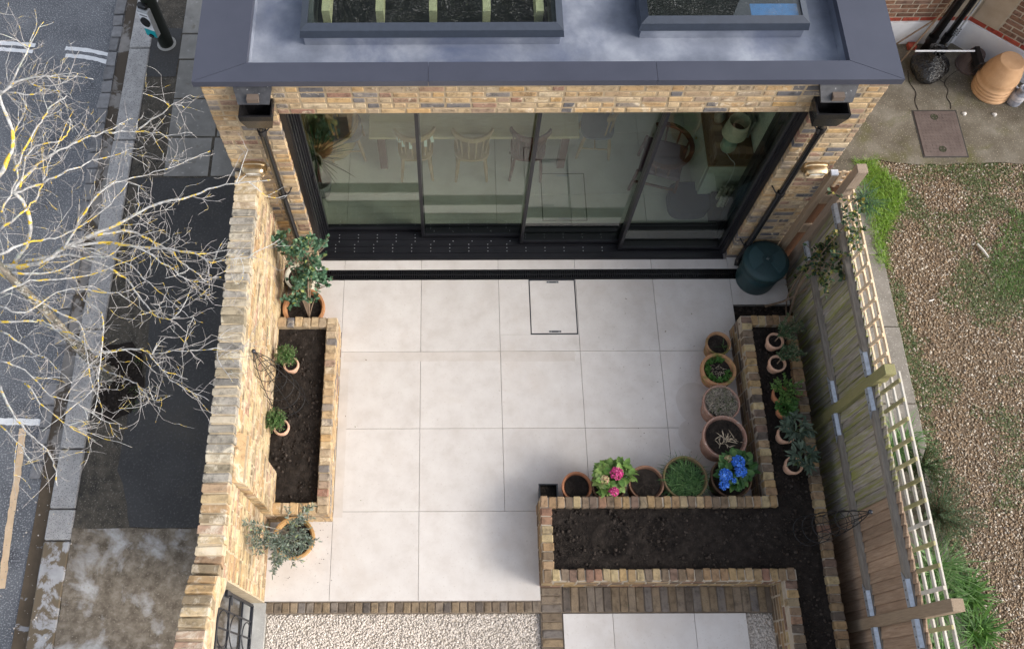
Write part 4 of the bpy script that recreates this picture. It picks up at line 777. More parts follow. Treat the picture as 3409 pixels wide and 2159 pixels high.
fc = thing('timber_fence', 'weathered timber fence of upright boards with trellis top between the gardens', 'fence', (4.3, 1.5, 0))
PA, PB, PC = 3.742, 1.79, -.275
for y, h_, m in ((PA, 2.10, M['post']), (PB, 1.83, M['post_green']), (PC, 2.10, M['post_brown']), (-2.40, 2.0, M['post_brown'])):
    b = MB(); b.cbox((4.245, y-.05, -.2), (4.345, y+.05, h_), .004); b.build('post', m, fc)
bays = [(PB+.05, PA-.05, .71, 1.51, 0), (PC+.05, PB-.05, .66, 1.46, 1), (-2.35, PC-.05, .68, 1.48, 2)]
for y0, y1, zr1, zr2, k in bays:
    n = max(1, round((y1-y0)/.098)); w = (y1-y0)/n
    for i in range(n):
        ya = y0+w*i; b = MB(); tz = 1.56+random.uniform(-.006, .006); yo = .012 if i else 0
        b.add([(x, y, z) for z in (-.05, tz) for x, y in ((4.276, ya-yo), (4.296, ya+w), (4.303, ya+w), (4.298, ya-yo))], [(0, 3, 2, 1), (4, 5, 6, 7), (0, 1, 5, 4), (1, 2, 6, 5), (2, 3, 7, 6), (3, 0, 4, 7)])
        yc = ya+w/2; b.build('board', M['fence_brown'] if (k == 2 or (k == 1 and yc < .75+random.uniform(-.15, .15))) else M['fence'], fc)
    for zr in (zr1, zr2):
        b = MB(); b.add([(4.235, y0, zr-.038), (4.283, y0, zr-.038), (4.283, y0, zr+.034), (4.235, y0, zr+.012), (4.235, y1, zr-.038), (4.283, y1, zr-.038), (4.283, y1, zr+.034), (4.235, y1, zr+.012)], [(0, 1, 2, 3), (7, 6, 5, 4), (0, 4, 5, 1), (1, 5, 6, 2), (2, 6, 7, 3), (3, 7, 4, 0)]); r = b.build('rail', M['rail'], fc)
        ends = [(y0, 1), (y1, -1)] if k < 2 else [(y1, -1)]
        for ye, s in ends:
            if k == 0 and s == 1 and zr == zr1: pass
            L = .30; b = MB(); P = [(4.229, ye, zr-.042), (4.229, ye+s*L, zr-.042), (4.229, ye+s*(L-.07), zr+.016), (4.229, ye, zr+.016)]
            b.add(P+[(x+.005, y, z) for x, y, z in P]+[(4.262, ye, zr+.033), (4.262, ye+s*(L-.07), zr+.033)], [(0, 1, 2, 3), (7, 6, 5, 4), (3, 2, 9, 8)]); br = b.build('bracket', M['steel'], r)
            b = MB()
            for q in (.06, .14, .22): b.box((4.2265, ye+s*q-.006, zr-.016), (4.2295, ye+s*q+.006, zr-.004))
            b.build('slot', M['black'], br)
# trellis: three long laths and short cross laths on each bay
for (y0, y1, k, zz) in ((PB+.06, PA-.06, 0, (1.54, 1.68, 1.80)), (PC+.06, PB-.06, 1, (1.62, 1.77, 1.92)), (-2.35, PC-.06, 2, (1.62, 1.77, 1.92))):
    for zl in zz: b = MB(); b.cbox((4.306, y0, zl-.019), (4.324, y1, zl+.019), .002); b.build('trellis_lath', M['new_wood'] if k == 0 else M['grey_lath'], fc)
    n = max(2, round((y1-y0)/.182))
    for i in range(n):
        yc = y0+(i+.5)*(y1-y0)/n; b = MB(); b.cbox((4.287, yc-.017, zz[0]-.045), (4.305, yc+.017, zz[2]+.03), .002); b.build('trellis_cross_lath', M['new_wood'] if k == 0 else (M['moss_lath'] if i % 3 or i > n/2 else M['grey_lath']), fc)
# end panel between the first post and the house wall
ep = thing('fence_end_panel', 'short new timber frame with brown board closing the gap by the house wall', 'fence panel', (4.3, 3.84, 0))
b = MB(); b.cbox((4.10, YW-.075, -.1), (4.17, YW-.004, 1.86), .004); b.build('upright', M['new_wood'] if 0 else M['post_brown'], ep)
b = MB(); b.cbox((4.172, YW-.05, -.1), (4.30, YW-.02, 1.62), .003); b.build('board', pm('stained_board', [(.3, (.10, .045, .022)), (.7, (.16, .08, .045))], 5, stretch=(20, 20, 2), bmp=.3), ep)
for zz in (.78, 1.38): b = MB(); b.cbox((4.165, YW-.085, zz-.03), (4.30, YW-.052, zz+.12), .003); b.build('batten', M['post_brown'], ep)
for k in range(3): b = MB(); b.cbox((4.17, YW-.03, 1.64+k*.09), (4.31, YW-.012, 1.675+k*.09), .002); b.build('trellis_lath', M['new_wood'], ep)
for k in range(2): b = MB(); b.cbox((4.20+k*.08, YW-.048, 1.60), (4.235+k*.08, YW-.031, 1.90), .002); b.build('trellis_cross_lath', M['new_wood'], ep)
b = MB(); b.box((4.10, YW-.07, 1.862), (4.17, YW-.01, 1.88)); b.build('white_cap', plain('white_tape', (.75, .76, .8), .5), ep)
# ------------------------------------------------------------------ pots and plants
def terra(name, a, b, moss=None, lime=None): return pm(name, [(.3, a), (.7, b)], 9, 6, rough=.85, bmp=.3, bscale=90, stain=(4.5, .52, .66, moss) if moss else None, speck=(26, .58, .7, lime) if lime else None)
M['terra'] = terra('terracotta', (.42, .17, .085), (.52, .23, .12)); M['terra_pale'] = terra('pale_terracotta', (.56, .33, .22), (.66, .42, .30))
M['terra_old'] = terra('aged_terracotta', (.28, .15, .08), (.40, .23, .12), moss=(.12, .11, .03)); M['terra_moss'] = terra('mossy_terracotta', (.33, .17, .085), (.45, .24, .12), moss=(.10, .13, .025))
M['terra_lime'] = terra('limescaled_terracotta', (.30, .17, .13), (.40, .25, .19), lime=(.50, .42, .36)); M['terra_brown'] = terra('brown_glazed_pot', (.10, .055, .035), (.17, .095, .06), moss=(.10, .09, .03)); M['cream_pot'] = terra('cream_pot', (.42, .40, .33), (.55, .53, .44), moss=(.3, .26, .16))
M['stem'] = pm('woody_stem', [(.3, (.16, .11, .075)), (.7, (.26, .19, .13))], 20, rough=.85, bmp=.4, bscale=80); M['green_stem'] = plain('green_stem', (.10, .15, .05), .7)
M['straw'] = pm('dry_straw', [(.3, (.36, .29, .20)), (.7, (.52, .44, .33))], 30, rough=.8, bmp=0, rnd=.3)
def pot(name, lab, cat, dx, dy, dia, h_, m, z0=0., base=.70, fill=.86, rim=.045, group=None, belly=.0, soilm=None, wall=.018):
    c = at(dx, dy, z0+h_); R = dia/2; c = Vector((c.x, c.y, z0)); t = thing(name, lab, cat, c, group); rb = R*base
    pf = [(0, 0), (rb, 0), (rb+(R*.93-rb)*.5+belly*R, h_*.45), (R*.94, h_-rim), (R, h_-rim+.003), (R, h_-.004), (R-.004, h_), (R-wall+.003, h_), (R-wall, h_-.006), (R-wall-.01, h_-rim), (R*.90-wall, h_*fill-.01), (0, h_*fill-.012)]
    b = MB(); b.lathe(pf, c, 36, wob=.004); b.build('pot', m, t, smooth=False).data.polygons.foreach_set('use_smooth', [True]*0 or [False]*len(b.f))
    sb = MB(); n = 24; rr = R*.92-wall; zz = z0+h_*fill
    vs = [(c.x, c.y, zz+.006)]; 
    for q, fr in enumerate((.33, .66, 1.)):
        for i in range(n): a = 2*math.pi*i/n; vs.append((c.x+rr*fr*math.cos(a), c.y+rr*fr*math.sin(a), zz+.010*mnoise.noise(Vector((i*2.1, q*3.3, c.x*7)))))
    fs = [(0, 1+i, 1+(i+1) % n) for i in range(n)]+[(1+q*n+i, 1+(q+1)*n+i, 1+(q+1)*n+(i+1) % n, 1+q*n+(i+1) % n) for q in range(2) for i in range(n)]
    sb.add(vs, fs); so_ = sb.build('compost', soilm or M['soil'], t)
    k = int(140*R); P = np.array(c)+np.stack([RNG.uniform(-.65, .65, k)*R, RNG.uniform(-.65, .65, k)*R, np.full(k, h_*fill+.003)], -1)
    V, F = batch_arrays(ICO_V, ICO_F, rand_rot(k)*(.002+.006*RNG.random(k)**3)[:, None, None], P); np_mesh('crumbs', V, F, M['clod'], so_, 'stuff')
    return t, Vector((c.x, c.y, zz)), rr
def foliage(parent, A, mat, name='foliage'): V, F = join(A); return np_mesh(name, V, F, mat, parent)
def cloud(c, r, n, L, Wd, up=.4, shell=.55, jit=.5):
    d = RNG.normal(size=(n, 3)); d /= np.linalg.norm(d, axis=1)[:, None]; q = (shell+(1-shell)*RNG.random(n))[:, None]; P = np.array(c)+d*q*np.array(r)
    return leaves(P, d+[0, 0, up], L*RNG.uniform(.7, 1.2, n), Wd*RNG.uniform(.8, 1.2, n), jit)
def twigs(b, base, tips, r0=.006, r1=.002, bend=.1):
    for tp in tips:
        base = Vector(base); tp = Vector(tp); m = (base+tp)/2+Vector((random.uniform(-bend, bend), random.uniform(-bend, bend), random.uniform(0, bend)))*(tp-base).length
        b.tube(catmull([base, m, tp], 3), [r0+(r1-r0)*i/6 for i in range(7)], 5)
def along(path, n, L, Wd, spread=.8, t0=.15, jit=.35):
    """leaves along a twig path"""
    P = []; D_ = []
    for _ in range(n):
        t = (t0+(1-t0)*random.random())*(len(path)-1); i = min(int(t), len(path)-2); p = Vector(path[i]).lerp(Vector(path[i+1]), t-i); d = (Vector(path[i+1])-Vector(path[i])).normalized()
        s = Vector((random.gauss(0, 1), random.gauss(0, 1), random.gauss(0, 1))); s = (s-d*s.dot(d)).normalized(); P.append(p); D_.append(d*(1-spread*.5)+s*spread)
    n = len(P); return leaves(np.array(P), np.array(D_), L*RNG.uniform(.7, 1.15, n), Wd*RNG.uniform(.8, 1.1, n), jit)
G = {}
G['shrub'] = leaf_mat('blue_green_leaf', [(0, (.05, .115, .065)), (.6, (.10, .20, .12)), (.92, (.16, .26, .15)), (1, (.34, .38, .09))])
G['olive'] = leaf_mat('olive_leaf', [(0, (.10, .14, .105)), (.5, (.20, .25, .20)), (.85, (.32, .37, .31)), (1, (.30, .35, .13))])
G['thyme'] = leaf_mat('fresh_green_needle', [(0, (.05, .12, .03)), (.6, (.10, .21, .06)), (1, (.17, .29, .09))]); G['rosemary'] = leaf_mat('rosemary_needle', [(0, (.04, .085, .035)), (.6, (.09, .15, .07)), (1, (.20, .26, .15))])
G['oregano'] = leaf_mat('oregano_leaf', [(0, (.06, .14, .025)), (1, (.15, .26, .06))]); G['mint'] = leaf_mat('mint_leaf', [(0, (.05, .14, .03)), (1, (.11, .24, .06))]); G['sage'] = leaf_mat('sage_leaf', [(0, (.06, .095, .065)), (1, (.13, .17, .12))], rough=.8)
G['hyd'] = leaf_mat('hydrangea_leaf', [(0, (.03, .09, .025)), (.7, (.06, .15, .04)), (1, (.12, .22, .06))]); G['hyd_lime'] = leaf_mat('lime_hydrangea_leaf', [(0, (.10, .20, .04)), (.7, (.20, .32, .08)), (1, (.34, .42, .16))])
G['pink'] = leaf_mat('pink_petal', [(0, (.46, .025, .15)), (.7, (.66, .06, .26)), (1, (.74, .22, .40))], trans=.15); G['blue'] = leaf_mat('blue_petal', [(0, (.02, .11, .52)), (.6, (.04, .20, .72)), (1, (.16, .34, .78))], trans=.15); G['bud'] = leaf_mat('pale_bud', [(0, (.42, .40, .16)), (.6, (.55, .50, .28)), (1, (.55, .20, .20))])
G['grass'] = leaf_mat('grass_blade', [(0, (.03, .085, .018)), (.6, (.06, .145, .035)), (1, (.11, .20, .06))]); G['clover'] = leaf_mat('clover_leaf', [(0, (.04, .12, .02)), (1, (.09, .20, .04))])
G['lawn'] = leaf_mat('bright_lawn_blade', [(0, (.10, .22, .015)), (.6, (.18, .32, .03)), (1, (.27, .38, .07))]); G['weed'] = leaf_mat('weed_leaf', [(0, (.05, .085, .025)), (.6, (.10, .135, .045)), (1, (.18, .195, .085))]); G['bulb'] = leaf_mat('bulb_strap_leaf', [(0, (.05, .14, .025)), (.6, (.12, .24, .07)), (1, (.24, .34, .16))])
G['rose'] = leaf_mat('rose_leaf', [(0, (.025, .055, .03)), (.55, (.06, .11, .05)), (.8, (.15, .19, .05)), (1, (.32, .26, .05))])
PG = 'planted pots standing on the patio'
# pots along the planter
t, c, r = pot('plant_pot', 'small round terracotta pot of bare soil, farthest of the row beside the planter', 'pot', 1690, 806, .275, .27, M['terra_old'], group=PG)
V, F = blades(np.tile([c.x+.05, c.y-.03, c.z], (8, 1)), RNG.normal(size=(8, 3))*.4+[0, -.2, 1], np.full(8, .12), np.full(8, .006), np.full(8, .3)); np_mesh('sprout', V, F, G['grass'], t)
t, c, r = pot('plant_pot', 'mossy belly-shaped terracotta pot edged with clover, second of the row', 'pot', 1690, 868, .385, .30, M['terra_moss'], base=.6, belly=.06, group=PG, rim=.05, wall=.035)
k = 420; a = RNG.uniform(0, 6.28, k); q = r*np.sqrt(RNG.uniform(.42, 1., k)); keep = ~((np.cos(a) > .5) & (np.sin(a) > -.1)); P = np.array(c)+np.stack([q*np.cos(a), q*np.sin(a), RNG.uniform(0, .035, k)], -1); P = P[keep]; k = len(P)
foliage(t, [leaves(P, RNG.normal(size=(k, 3))*.6+[0, 0, .6], RNG.uniform(.018, .034, k), RNG.uniform(.016, .03, k), .6)], G['clover'], 'clover')
k = 30; V, F = blades(np.array(c)+np.stack([RNG.uniform(-.08, .08, k), RNG.uniform(-.06, .06, k), np.zeros(k)], -1), RNG.normal(size=(k, 3))*[1, 1, .2]+[0, 0, .35], RNG.uniform(.05, .1, k), np.full(k, .004), RNG.uniform(.1, .5, k)); np_mesh('dry_stalks', V, F, M['straw'], t)
t, c, r = pot('plant_pot', 'chalky terracotta pot full of cut dry grass stubble, third of the row', 'pot', 1697, 946, .395, .34, M['terra_lime'], fill=.93, group=PG)
k = 900; a = RNG.uniform(0, 6.28, k); q = r*np.sqrt(RNG.random(k)); P = np.array(c)+np.stack([q*np.cos(a), q*np.sin(a), np.zeros(k)], -1); V, F = blades(P, RNG.normal(size=(k, 3))*[.9, .9, .3]+[0, 0, .7], RNG.uniform(.035, .085, k), RNG.uniform(.004, .007, k), RNG.uniform(0, .6, k)); np_mesh('stubble', V, F, pm('grey_stubble', [(.3, (.20, .17, .13)), (.7, (.42, .37, .30))], 60, rough=.9, bmp=0, rnd=.5), t)
k = 120; a = RNG.uniform(0, 6.28, k); q = r*np.sqrt(RNG.random(k)); P = np.array(c)+np.stack([q*np.cos(a), q*np.sin(a)+.02, np.full(k, .02)], -1); V, F = blades(P, RNG.normal(size=(k, 3))*[.6, .6, .2]+[0, 0, .8], RNG.uniform(.03, .06, k), np.full(k, .005), np.full(k, .3)); np_mesh('new_shoots', V, F, G['weed'], t, 'stuff')
t, c, r = pot('plant_pot', 'large terracotta pot of dark soil with pale cut stalks, fourth of the row', 'pot', 1705, 1026, .46, .40, M['terra_lime'], fill=.93, group=PG)
k = 34; P = np.array(c)+np.stack([RNG.normal(0, .045, k)+.02, RNG.normal(0, .03, k)-.03, np.full(k, .004)], -1); V, F = blades(P, RNG.normal(size=(k, 3))*[.7, 1, .2]+[0, .2, .45], RNG.uniform(.05, .11, k), np.full(k, .010), np.full(k, .1)); np_mesh('cut_stalks', V, F, M['straw'], t)
def hydrangea(lab, dx, dy, dia, leafm, heads, pm_, seed, petal='pink'):
    t, c, r = pot('potted_hydrangea', lab, 'potted plant', dx, dy, dia, .34, M['terra_brown'], group=PG); rr = random.Random(seed)
    b = MB(); P = []; Dv = []
    for k in range(26):
        a = k*2.4; q = .06+.11*((k*.618) % 1); tip = Vector((c.x+q*math.cos(a), c.y+q*math.sin(a)+.01, c.z+.20+.12*rr.random())); b.tube(catmull([c, (c+tip)/2+Vector((0, 0, .05)), tip], 3), .004, 5)
        for s in range(6): aa = rr.uniform(0, 6.28); P.append(tip-Vector((0, 0, .045*(s//2)))); Dv.append((math.cos(aa)+.6*math.cos(a), math.sin(aa)+.6*math.sin(a), .05+rr.uniform(-.2, .2)))
    b.build('stems', M['green_stem'], t); n = len(P); foliage(t, [leaves(np.array(P), np.array(Dv), RNG.uniform(.075, .12, n), RNG.uniform(.06, .085, n), .2)], leafm)
    for hx, hy, hz, hr, kind in heads:
        cc = at(hx, hy, hz); n = int(360*(hr/.05)**2*.5); d = RNG.normal(size=(n, 3)); d /= np.linalg.norm(d, axis=1)[:, None]; d[:, 2] = np.where(d[:, 2] < -.4, -d[:, 2], d[:, 2]); Pp = np.array(cc)+d*hr*RNG.uniform(.85, 1.02, n)[:, None]*[1, 1, .8]
        tang = np.cross(d, RNG.normal(size=(n, 3))); foliage(t, [leaves(Pp, tang+d*.35, np.full(n, .017), np.full(n, .017), .15)], G[kind], 'flower_head')
        b = MB(); b.tube([c, (cc.x, cc.y, cc.z-hr*.4)], .004, 5); b.build('flower_stem', M['green_stem'], t)
    return t
hydrangea('hydrangea with vivid blue flower heads in a dark pot at the planter corner', 1720, 1122, .42, G['hyd'], [(1706, 1117, .62, .062, 'blue'), (1736, 1085, .64, .06, 'blue'), (1742, 1108, .62, .055, 'blue'), (1703, 1139, .58, .045, 'blue'), (1712, 1078, .60, .03, 'bud'), (1726, 1129, .58, .028, 'blue')], None, 4)
hydrangea('hydrangea with pink flower heads and lime leaves in a terracotta pot', 1432, 1138, .36, G['hyd_lime'], [(1450, 1112, .62, .060, 'pink'), (1421, 1128, .60, .045, 'bud'), (1444, 1155, .56, .045, 'pink')], None, 8)
t, c, r = pot('grass_pot', 'wide mossy pot full of floppy green grass leaves beside the blue hydrangea', 'potted plant', 1612, 1122, .455, .38, terra('mossy_brown_pot', (.11, .085, .04), (.20, .13, .07), moss=(.09, .11, .025)), group=PG, fill=.9)
k = 750; a = RNG.uniform(0, 6.28, k); q = r*.8*np.sqrt(RNG.random(k)); P = np.array(c)+np.stack([q*np.cos(a)-.0, q*np.sin(a)-.02, np.zeros(k)], -1); V, F = blades(P, RNG.normal(size=(k, 3))*[.8, .8, .1]+np.stack([np.cos(a)*.25, np.sin(a)*.25, np.full(k, .55)], -1), RNG.uniform(.09, .19, k), RNG.uniform(.007, .011, k), RNG.uniform(.45, .95, k)); np_mesh('grass', V, F, G['grass'], t)
pot('plant_pot', 'brown terracotta pot of bare dark soil between pink hydrangea and grass pot', 'pot', 1520, 1134, .365, .36, M['terra_brown'] if 0 else terra('dull_brown_terracotta', (.20, .105, .065), (.28, .15, .095)), group=PG, fill=.92)
pot('plant_pot', 'orange terracotta pot of bare soil beside the square black planter', 'pot', 1357, 1143, .312, .32, M['terra'], group=PG, fill=.9)
t = thing('square_planter', 'small square black plastic planter at the end of the pot row', 'pot', (1.335, 1.03, 0)); b = MB(); x, y = 1.335, 1.045
o = [(-.095, -.07), (.095, -.07), (.095, .07), (-.095, .07)]; L = [(.85, 0.), (1, .29), (1.04, .29), (1.04, .30), (.88, .30), (.82, .22)]
vs = [(x+p*s, y+q*s, z) for s, z in L for p, q in o]; b.add(vs, [(0, 1, 2, 3)]+[(l*4+i, l*4+(i+1) % 4, l*4+4+(i+1) % 4, l*4+4+i) for l in range(5) for i in range(4)]); b.build('pot', M['plastic'], t)
b = MB(); b.box((x-.078, y-.057, .21), (x+.078, y+.057, .225)); b.build('compost', M['soil'], t)
# herbs standing in the corner planter
HG = 'herb pots in the corner planter'; ZS = .36
def needles(c, r, n, L, tips):
    A = []
    for tp in tips:
        path = catmull([c, (Vector(c)+Vector(tp))/2+Vector((random.uniform(-.02, .02), random.uniform(-.02, .02), .01)), tp], 3); A.append(along(path, n, L, .0085, .9, .1, .25))
    return A
for dx, dy, lab, off in ((1824, 800, 'rosemary in a pale terracotta pot at the far end of the corner planter', (.10, .10)), (1829, 853, 'rosemary in a pale terracotta pot, second along the corner planter', (.10, .11))):
    t, c, r = pot('potted_rosemary', lab, 'potted plant', dx, dy, .185, .16, M['terra_pale'], ZS, group=HG); b = MB(); tips = []
    for k in range(30): a = random.uniform(0, 6.28); q = random.uniform(.03, .17); tips.append(Vector((c.x+off[0]+q*math.cos(a), c.y+off[1]*.6+q*math.sin(a)*.8, c.z+.16+random.uniform(0, .14))))
    b.tube([c, c+Vector((off[0]*.4, off[1]*.4, .1))], .007, 6); twigs(b, c+Vector((off[0]*.3, off[1]*.3, .08)), tips, .004, .0015); b.build('stems', M['stem'], t); foliage(t, needles(c+Vector((off[0]*.35, off[1]*.35, .08)), r, 75, .026, tips), G['rosemary'])
t, c, r = pot('potted_oregano', 'bushy bright green oregano spilling over its pot in the corner planter', 'potted plant', 1838, 925, .18, .15, M['terra'], ZS, group=HG); A = []; b = MB()
for k in range(52):
    a = random.uniform(0, 6.28); q = random.uniform(.05, .21); tp = c+Vector((q*math.cos(a), q*math.sin(a)*.85, .10+random.uniform(0, .13))); path = catmull([c, (c+tp)/2+Vector((0, 0, .05)), tp], 4); b.tube(path, .002, 4); A.append(along(path, 26, .018, .014, .9, .35))
b.build('stems', M['green_stem'], t); foliage(t, A, G['oregano'])
t, c, r = pot('potted_mint', 'compact mint with rounded leaves in an orange terracotta pot', 'potted plant', 1848, 962, .17, .15, M['terra'], ZS, group=HG); foliage(t, [cloud(c+Vector((0, .01, .06)), (.10, .10, .08), 210, .042, .036, .8, .5)], G['mint']); b = MB(); twigs(b, c, [c+Vector((random.uniform(-.07, .07), random.uniform(-.07, .07), .1)) for _ in range(10)], .003, .002); b.build('stems', M['green_stem'], t)
for dx, dy, lab in ((1850, 1020, 'grey-green sage in a pale pot beside the fence post'), (1868, 1092, 'grey-green sage in a pale pot, nearest of the herbs')):
    t, c, r = pot('potted_sage', lab, 'potted plant', dx, dy, .182, .16, M['terra_pale'], ZS, group=HG); A = []; b = MB()
    for k in range(10):
        a = k*.66+random.uniform(-.2, .2); q = random.uniform(.03, .12); tp = c+Vector((.05+q*math.cos(a), .03+q*math.sin(a), .13+random.uniform(0, .08))); path = catmull([c, (c+tp)/2+Vector((0, 0, .03)), tp], 3); b.tube(path, .003, 5); n = 9
        aa = RNG.uniform(0, 6.28, n); A.append(leaves(np.tile(np.array(tp), (n, 1)), np.stack([np.cos(aa)+.8*math.cos(a), np.sin(aa)+.8*math.sin(a), RNG.uniform(-.1, .6, n)], -1), RNG.uniform(.07, .125, n), RNG.uniform(.026, .036, n), .15))
    b.build('stems', M['green_stem'], t); foliage(t, A, G['sage'])
# two small pots in the left planter
for dx, dy, ox, oy, lab in ((684, 856, -.04, .10, 'small feathery green herb in a pale pot, farther one in the wall planter'), (661, 1003, -.05, .07, 'small feathery green herb in a pale pot, nearer one in the wall planter')):
    t, c, r = pot('potted_herb', lab, 'potted plant', dx, dy, .168, .15, M['terra_pale'], .35, group='herb pots in the wall planter', base=.62); A = []; b = MB(); cc = c+Vector((ox, oy*.6, .10))
    for k in range(190):
        d = Vector((random.gauss(0, 1), random.gauss(0, 1), abs(random.gauss(0, 1)))).normalized(); tp = cc+d*random.uniform(.07, .14); path = [cc+d*.02, (cc+tp)/2, tp]; b.tube(path, .0016, 4); A.append(along(path, 22, .020, .0065, .9, .2))
    twigs(b, c, [cc]*4, .004, .003); b.build('stems', M['stem'], t); foliage(t, A, G['thyme'])
# shrub in big pot, cream pot behind it, olive tree
pot('plant_pot', 'round cream pot of soil behind the leafy shrub in the corner', 'pot', 706, 648, .36, .30, M['cream_pot'], fill=.85, wall=.025)
t, c, r = pot('potted_shrub', 'tall blue-green leafy shrub in a large terracotta pot beside the wall planter', 'potted plant', 714, 722, .47, .36, terra('amber_terracotta', (.36, .16, .07), (.48, .24, .11)), fill=.86, wall=.03); b = MB(); A = []
st = c+Vector((.06, -.10, 0))
br = [[(714, 640, .75), (702, 575, 1.05)], [(745, 690, .55), (752, 650, .72)], [(690, 650, .75), (655, 560, 1.05)], [(735, 620, .85), (742, 575, 1.0)], [(700, 630, .8), (690, 590, 1.1)], [(728, 650, .7), (735, 620, .8)], [(716, 690, .55), (712, 670, .66)], [(724, 610, .9), (716, 560, 1.15)], [(705, 690, .5), (695, 700, .58)], [(720, 600, .85), (730, 640, .95)], [(690, 620, .85), (672, 585, 1.0)], [(716, 665, .62), (708, 655, .8)]]
for k, q in enumerate(br):
    pts = [st, st.lerp(at(*q[0]), .5)+Vector((0, 0, .03))]+[at(*p) for p in q]; path = catmull(pts, 4); b.tube(path, [.012*(1-.75*i/(len(path)-1)) if k == 0 or k == 7 else .007*(1-.7*i/(len(path)-1)) for i in range(len(path))], 6)
    e = path[-1]; A.append(along(path, 26, .055, .040, .9, .40))
    for j in range(8):
        tp = e+Vector((random.gauss(0, .08), random.gauss(0, .08), random.gauss(0, .06))); A.append(along([e, (e+tp)/2, tp], 14, .048, .037, .9, .1)); b.tube([path[-4], tp], .003, 4)
b.build('stems', M['stem'], t); foliage(t, A, G['shrub'])
t, c, r = pot('potted_olive', 'young silver-leaved olive tree in a terracotta pot near the gate', 'potted plant', 690, 1264, .425, .36, terra('golden_terracotta', (.34, .19, .07), (.46, .28, .12), moss=(.14, .12, .04)), fill=.85, wall=.028, base=.62); b = MB(); A = []
cr = c+Vector((-.02, -.02, .55)); b.tube(catmull([c, c+Vector((.01, .0, .28)), cr], 4), [.012-.0006*i for i in range(9)], 7)
tipsD = [(745, 1185, 1.05), (733, 1215, 1.0), (695, 1225, 1.05), (660, 1275, 1.1), (630, 1285, 1.15), (600, 1280, 1.2), (572, 1225, 1.35), (580, 1260, 1.3), (640, 1350, 1.05), (655, 1330, 1.0), (690, 1330, .95), (715, 1290, .9), (680, 1290, 1.0), (720, 1255, .95), (665, 1310, 1.05), (700, 1270, 1.05), (735, 1275, .85), (640, 1300, 1.1), (590, 1290, 1.2)]
for q in tipsD:
    tp = at(*q); path = catmull([cr+Vector((0, 0, random.uniform(-.1, .05))), cr.lerp(tp, .5)+Vector((0, 0, .03)), tp], 4); b.tube(path, [.005-.0004*i for i in range(len(path))], 5); A.append(along(path, 40, .052, .010, .85, .3))
    for j in range(3): p0 = path[5]; tq = p0.lerp(tp, .6)+Vector((random.gauss(0, .06), random.gauss(0, .06), random.gauss(0, .05))); b.tube([p0, tq], .0025, 4); A.append(along([p0, (p0+tq)/2, tq], 18, .048, .010, .85, .2))
b.build('stems', pm('olive_bark', [(.3, (.26, .23, .19)), (.7, (.38, .35, .30))], 20, bmp=.2), t); foliage(t, A, G['olive'])
# ------------------------------------------------------------------ compost bin
M['bin'] = pm('dark_green_plastic', [(.3, (.012, .036, .042)), (.7, (.019, .050, .056))], 8, rough=.5, bmp=.12, bscale=120, spec=.4)
cb = Vector((3.885, 3.60, 0)); t = thing('compost_bin', 'dark green round plastic compost bin with lid standing by the fence', 'bin', cb); BH = .40
b = MB(); b.lathe([(0, 0), (.215, 0), (.222, .03), (.232, BH*.6), (.236, BH-.08), (.226, BH-.07), (.236, BH-.06), (.24, BH), (0, BH)], cb, 40); b.build('body', M['bin'], t, smooth=True)
b = MB(); b.lathe([(.225, BH-.005), (.258, BH), (.258, BH+.045), (.246, BH+.062), (.19, BH+.08), (.08, BH+.09), (0, BH+.092)], cb, 40); lid = b.build('lid', M['bin'], t, smooth=True)
for a0 in (rad(170), rad(350)):
    b = MB(); ang = [a0-rad(48)+rad(96)*i/8 for i in range(9)]
    vs = [(cb.x+.06*math.cos(a), cb.y+.06*math.sin(a), BH+.102) for a in ang]+[(cb.x+.205*math.cos(a), cb.y+.205*math.sin(a), BH+.088) for a in ang]; vs += [(x, y, z-.03) for x, y, z in vs]
    b.add(vs, [(i, i+1, 10+i, 9+i) for i in range(8)]+[(18+i, 19+i, i+1, i) for i in range(8)]+[(9+i, 10+i, 28+i, 27+i) for i in range(8)]+[(0, 9, 27, 18), (8, 26, 35, 17)]); b.build('lid_panel', bpy.data.materials.get('faded_green_plastic') or pm('faded_green_plastic', [(.3, (.022, .055, .062)), (.7, (.032, .070, .078))], 8, rough=.55, bmp=.1, bscale=120), lid)
b = MB(); b.lathe([(0, BH+.085), (.018, BH+.085), (.018, BH+.112), (.012, BH+.12), (0, BH+.12)], cb, 14); b.build('lid_knob', plain('grey_knob', (.06, .085, .09), .4), lid, smooth=True)
b = MB(); b.tube([(cb.x+.236*math.cos(a), cb.y+.236*math.sin(a), BH-.035) for a in [2*math.pi*i/36 for i in range(37)]], .008, 6); b.build('rib', M['bin'], t)
# ------------------------------------------------------------------ wire obelisks
def obelisk(lab, base, tip, R):
    base = Vector(base); tip = Vector(tip); t = thing('wire_obelisk', lab, 'plant support', base, 'wire plant supports'); ax = tip-base
    def P(f, a): q = R*(1-f**2.2)*(.95 if f < .7 else 1)+.004; return base+ax*f+Vector((math.cos(a)*q, math.sin(a)*q, 0))
    for k in range(6): b = MB(); b.tube([P(f/12, k*math.pi/3) for f in range(13)], .0042, 5); b.build('leg', M['wire'], t)
    for f in (.10, .24, .38, .52, .66, .80): b = MB(); b.tube([P(f, 2*math.pi*i/24) for i in range(25)], .0034, 5); b.build('hoop', M['wire'], t)
    b = MB(); b.lathe([(0, -.022), (.016, -.016), (.022, 0), (.016, .016), (0, .022)], tip+Vector((0, 0, .02)), 14); b.build('finial', plain('dark_bead', (.02, .022, .03), .15), t, smooth=True)
obelisk('black wire plant obelisk leaning towards the boundary wall', (-1.36, 1.98, .35), (-1.50, 2.06, 1.62), .19)
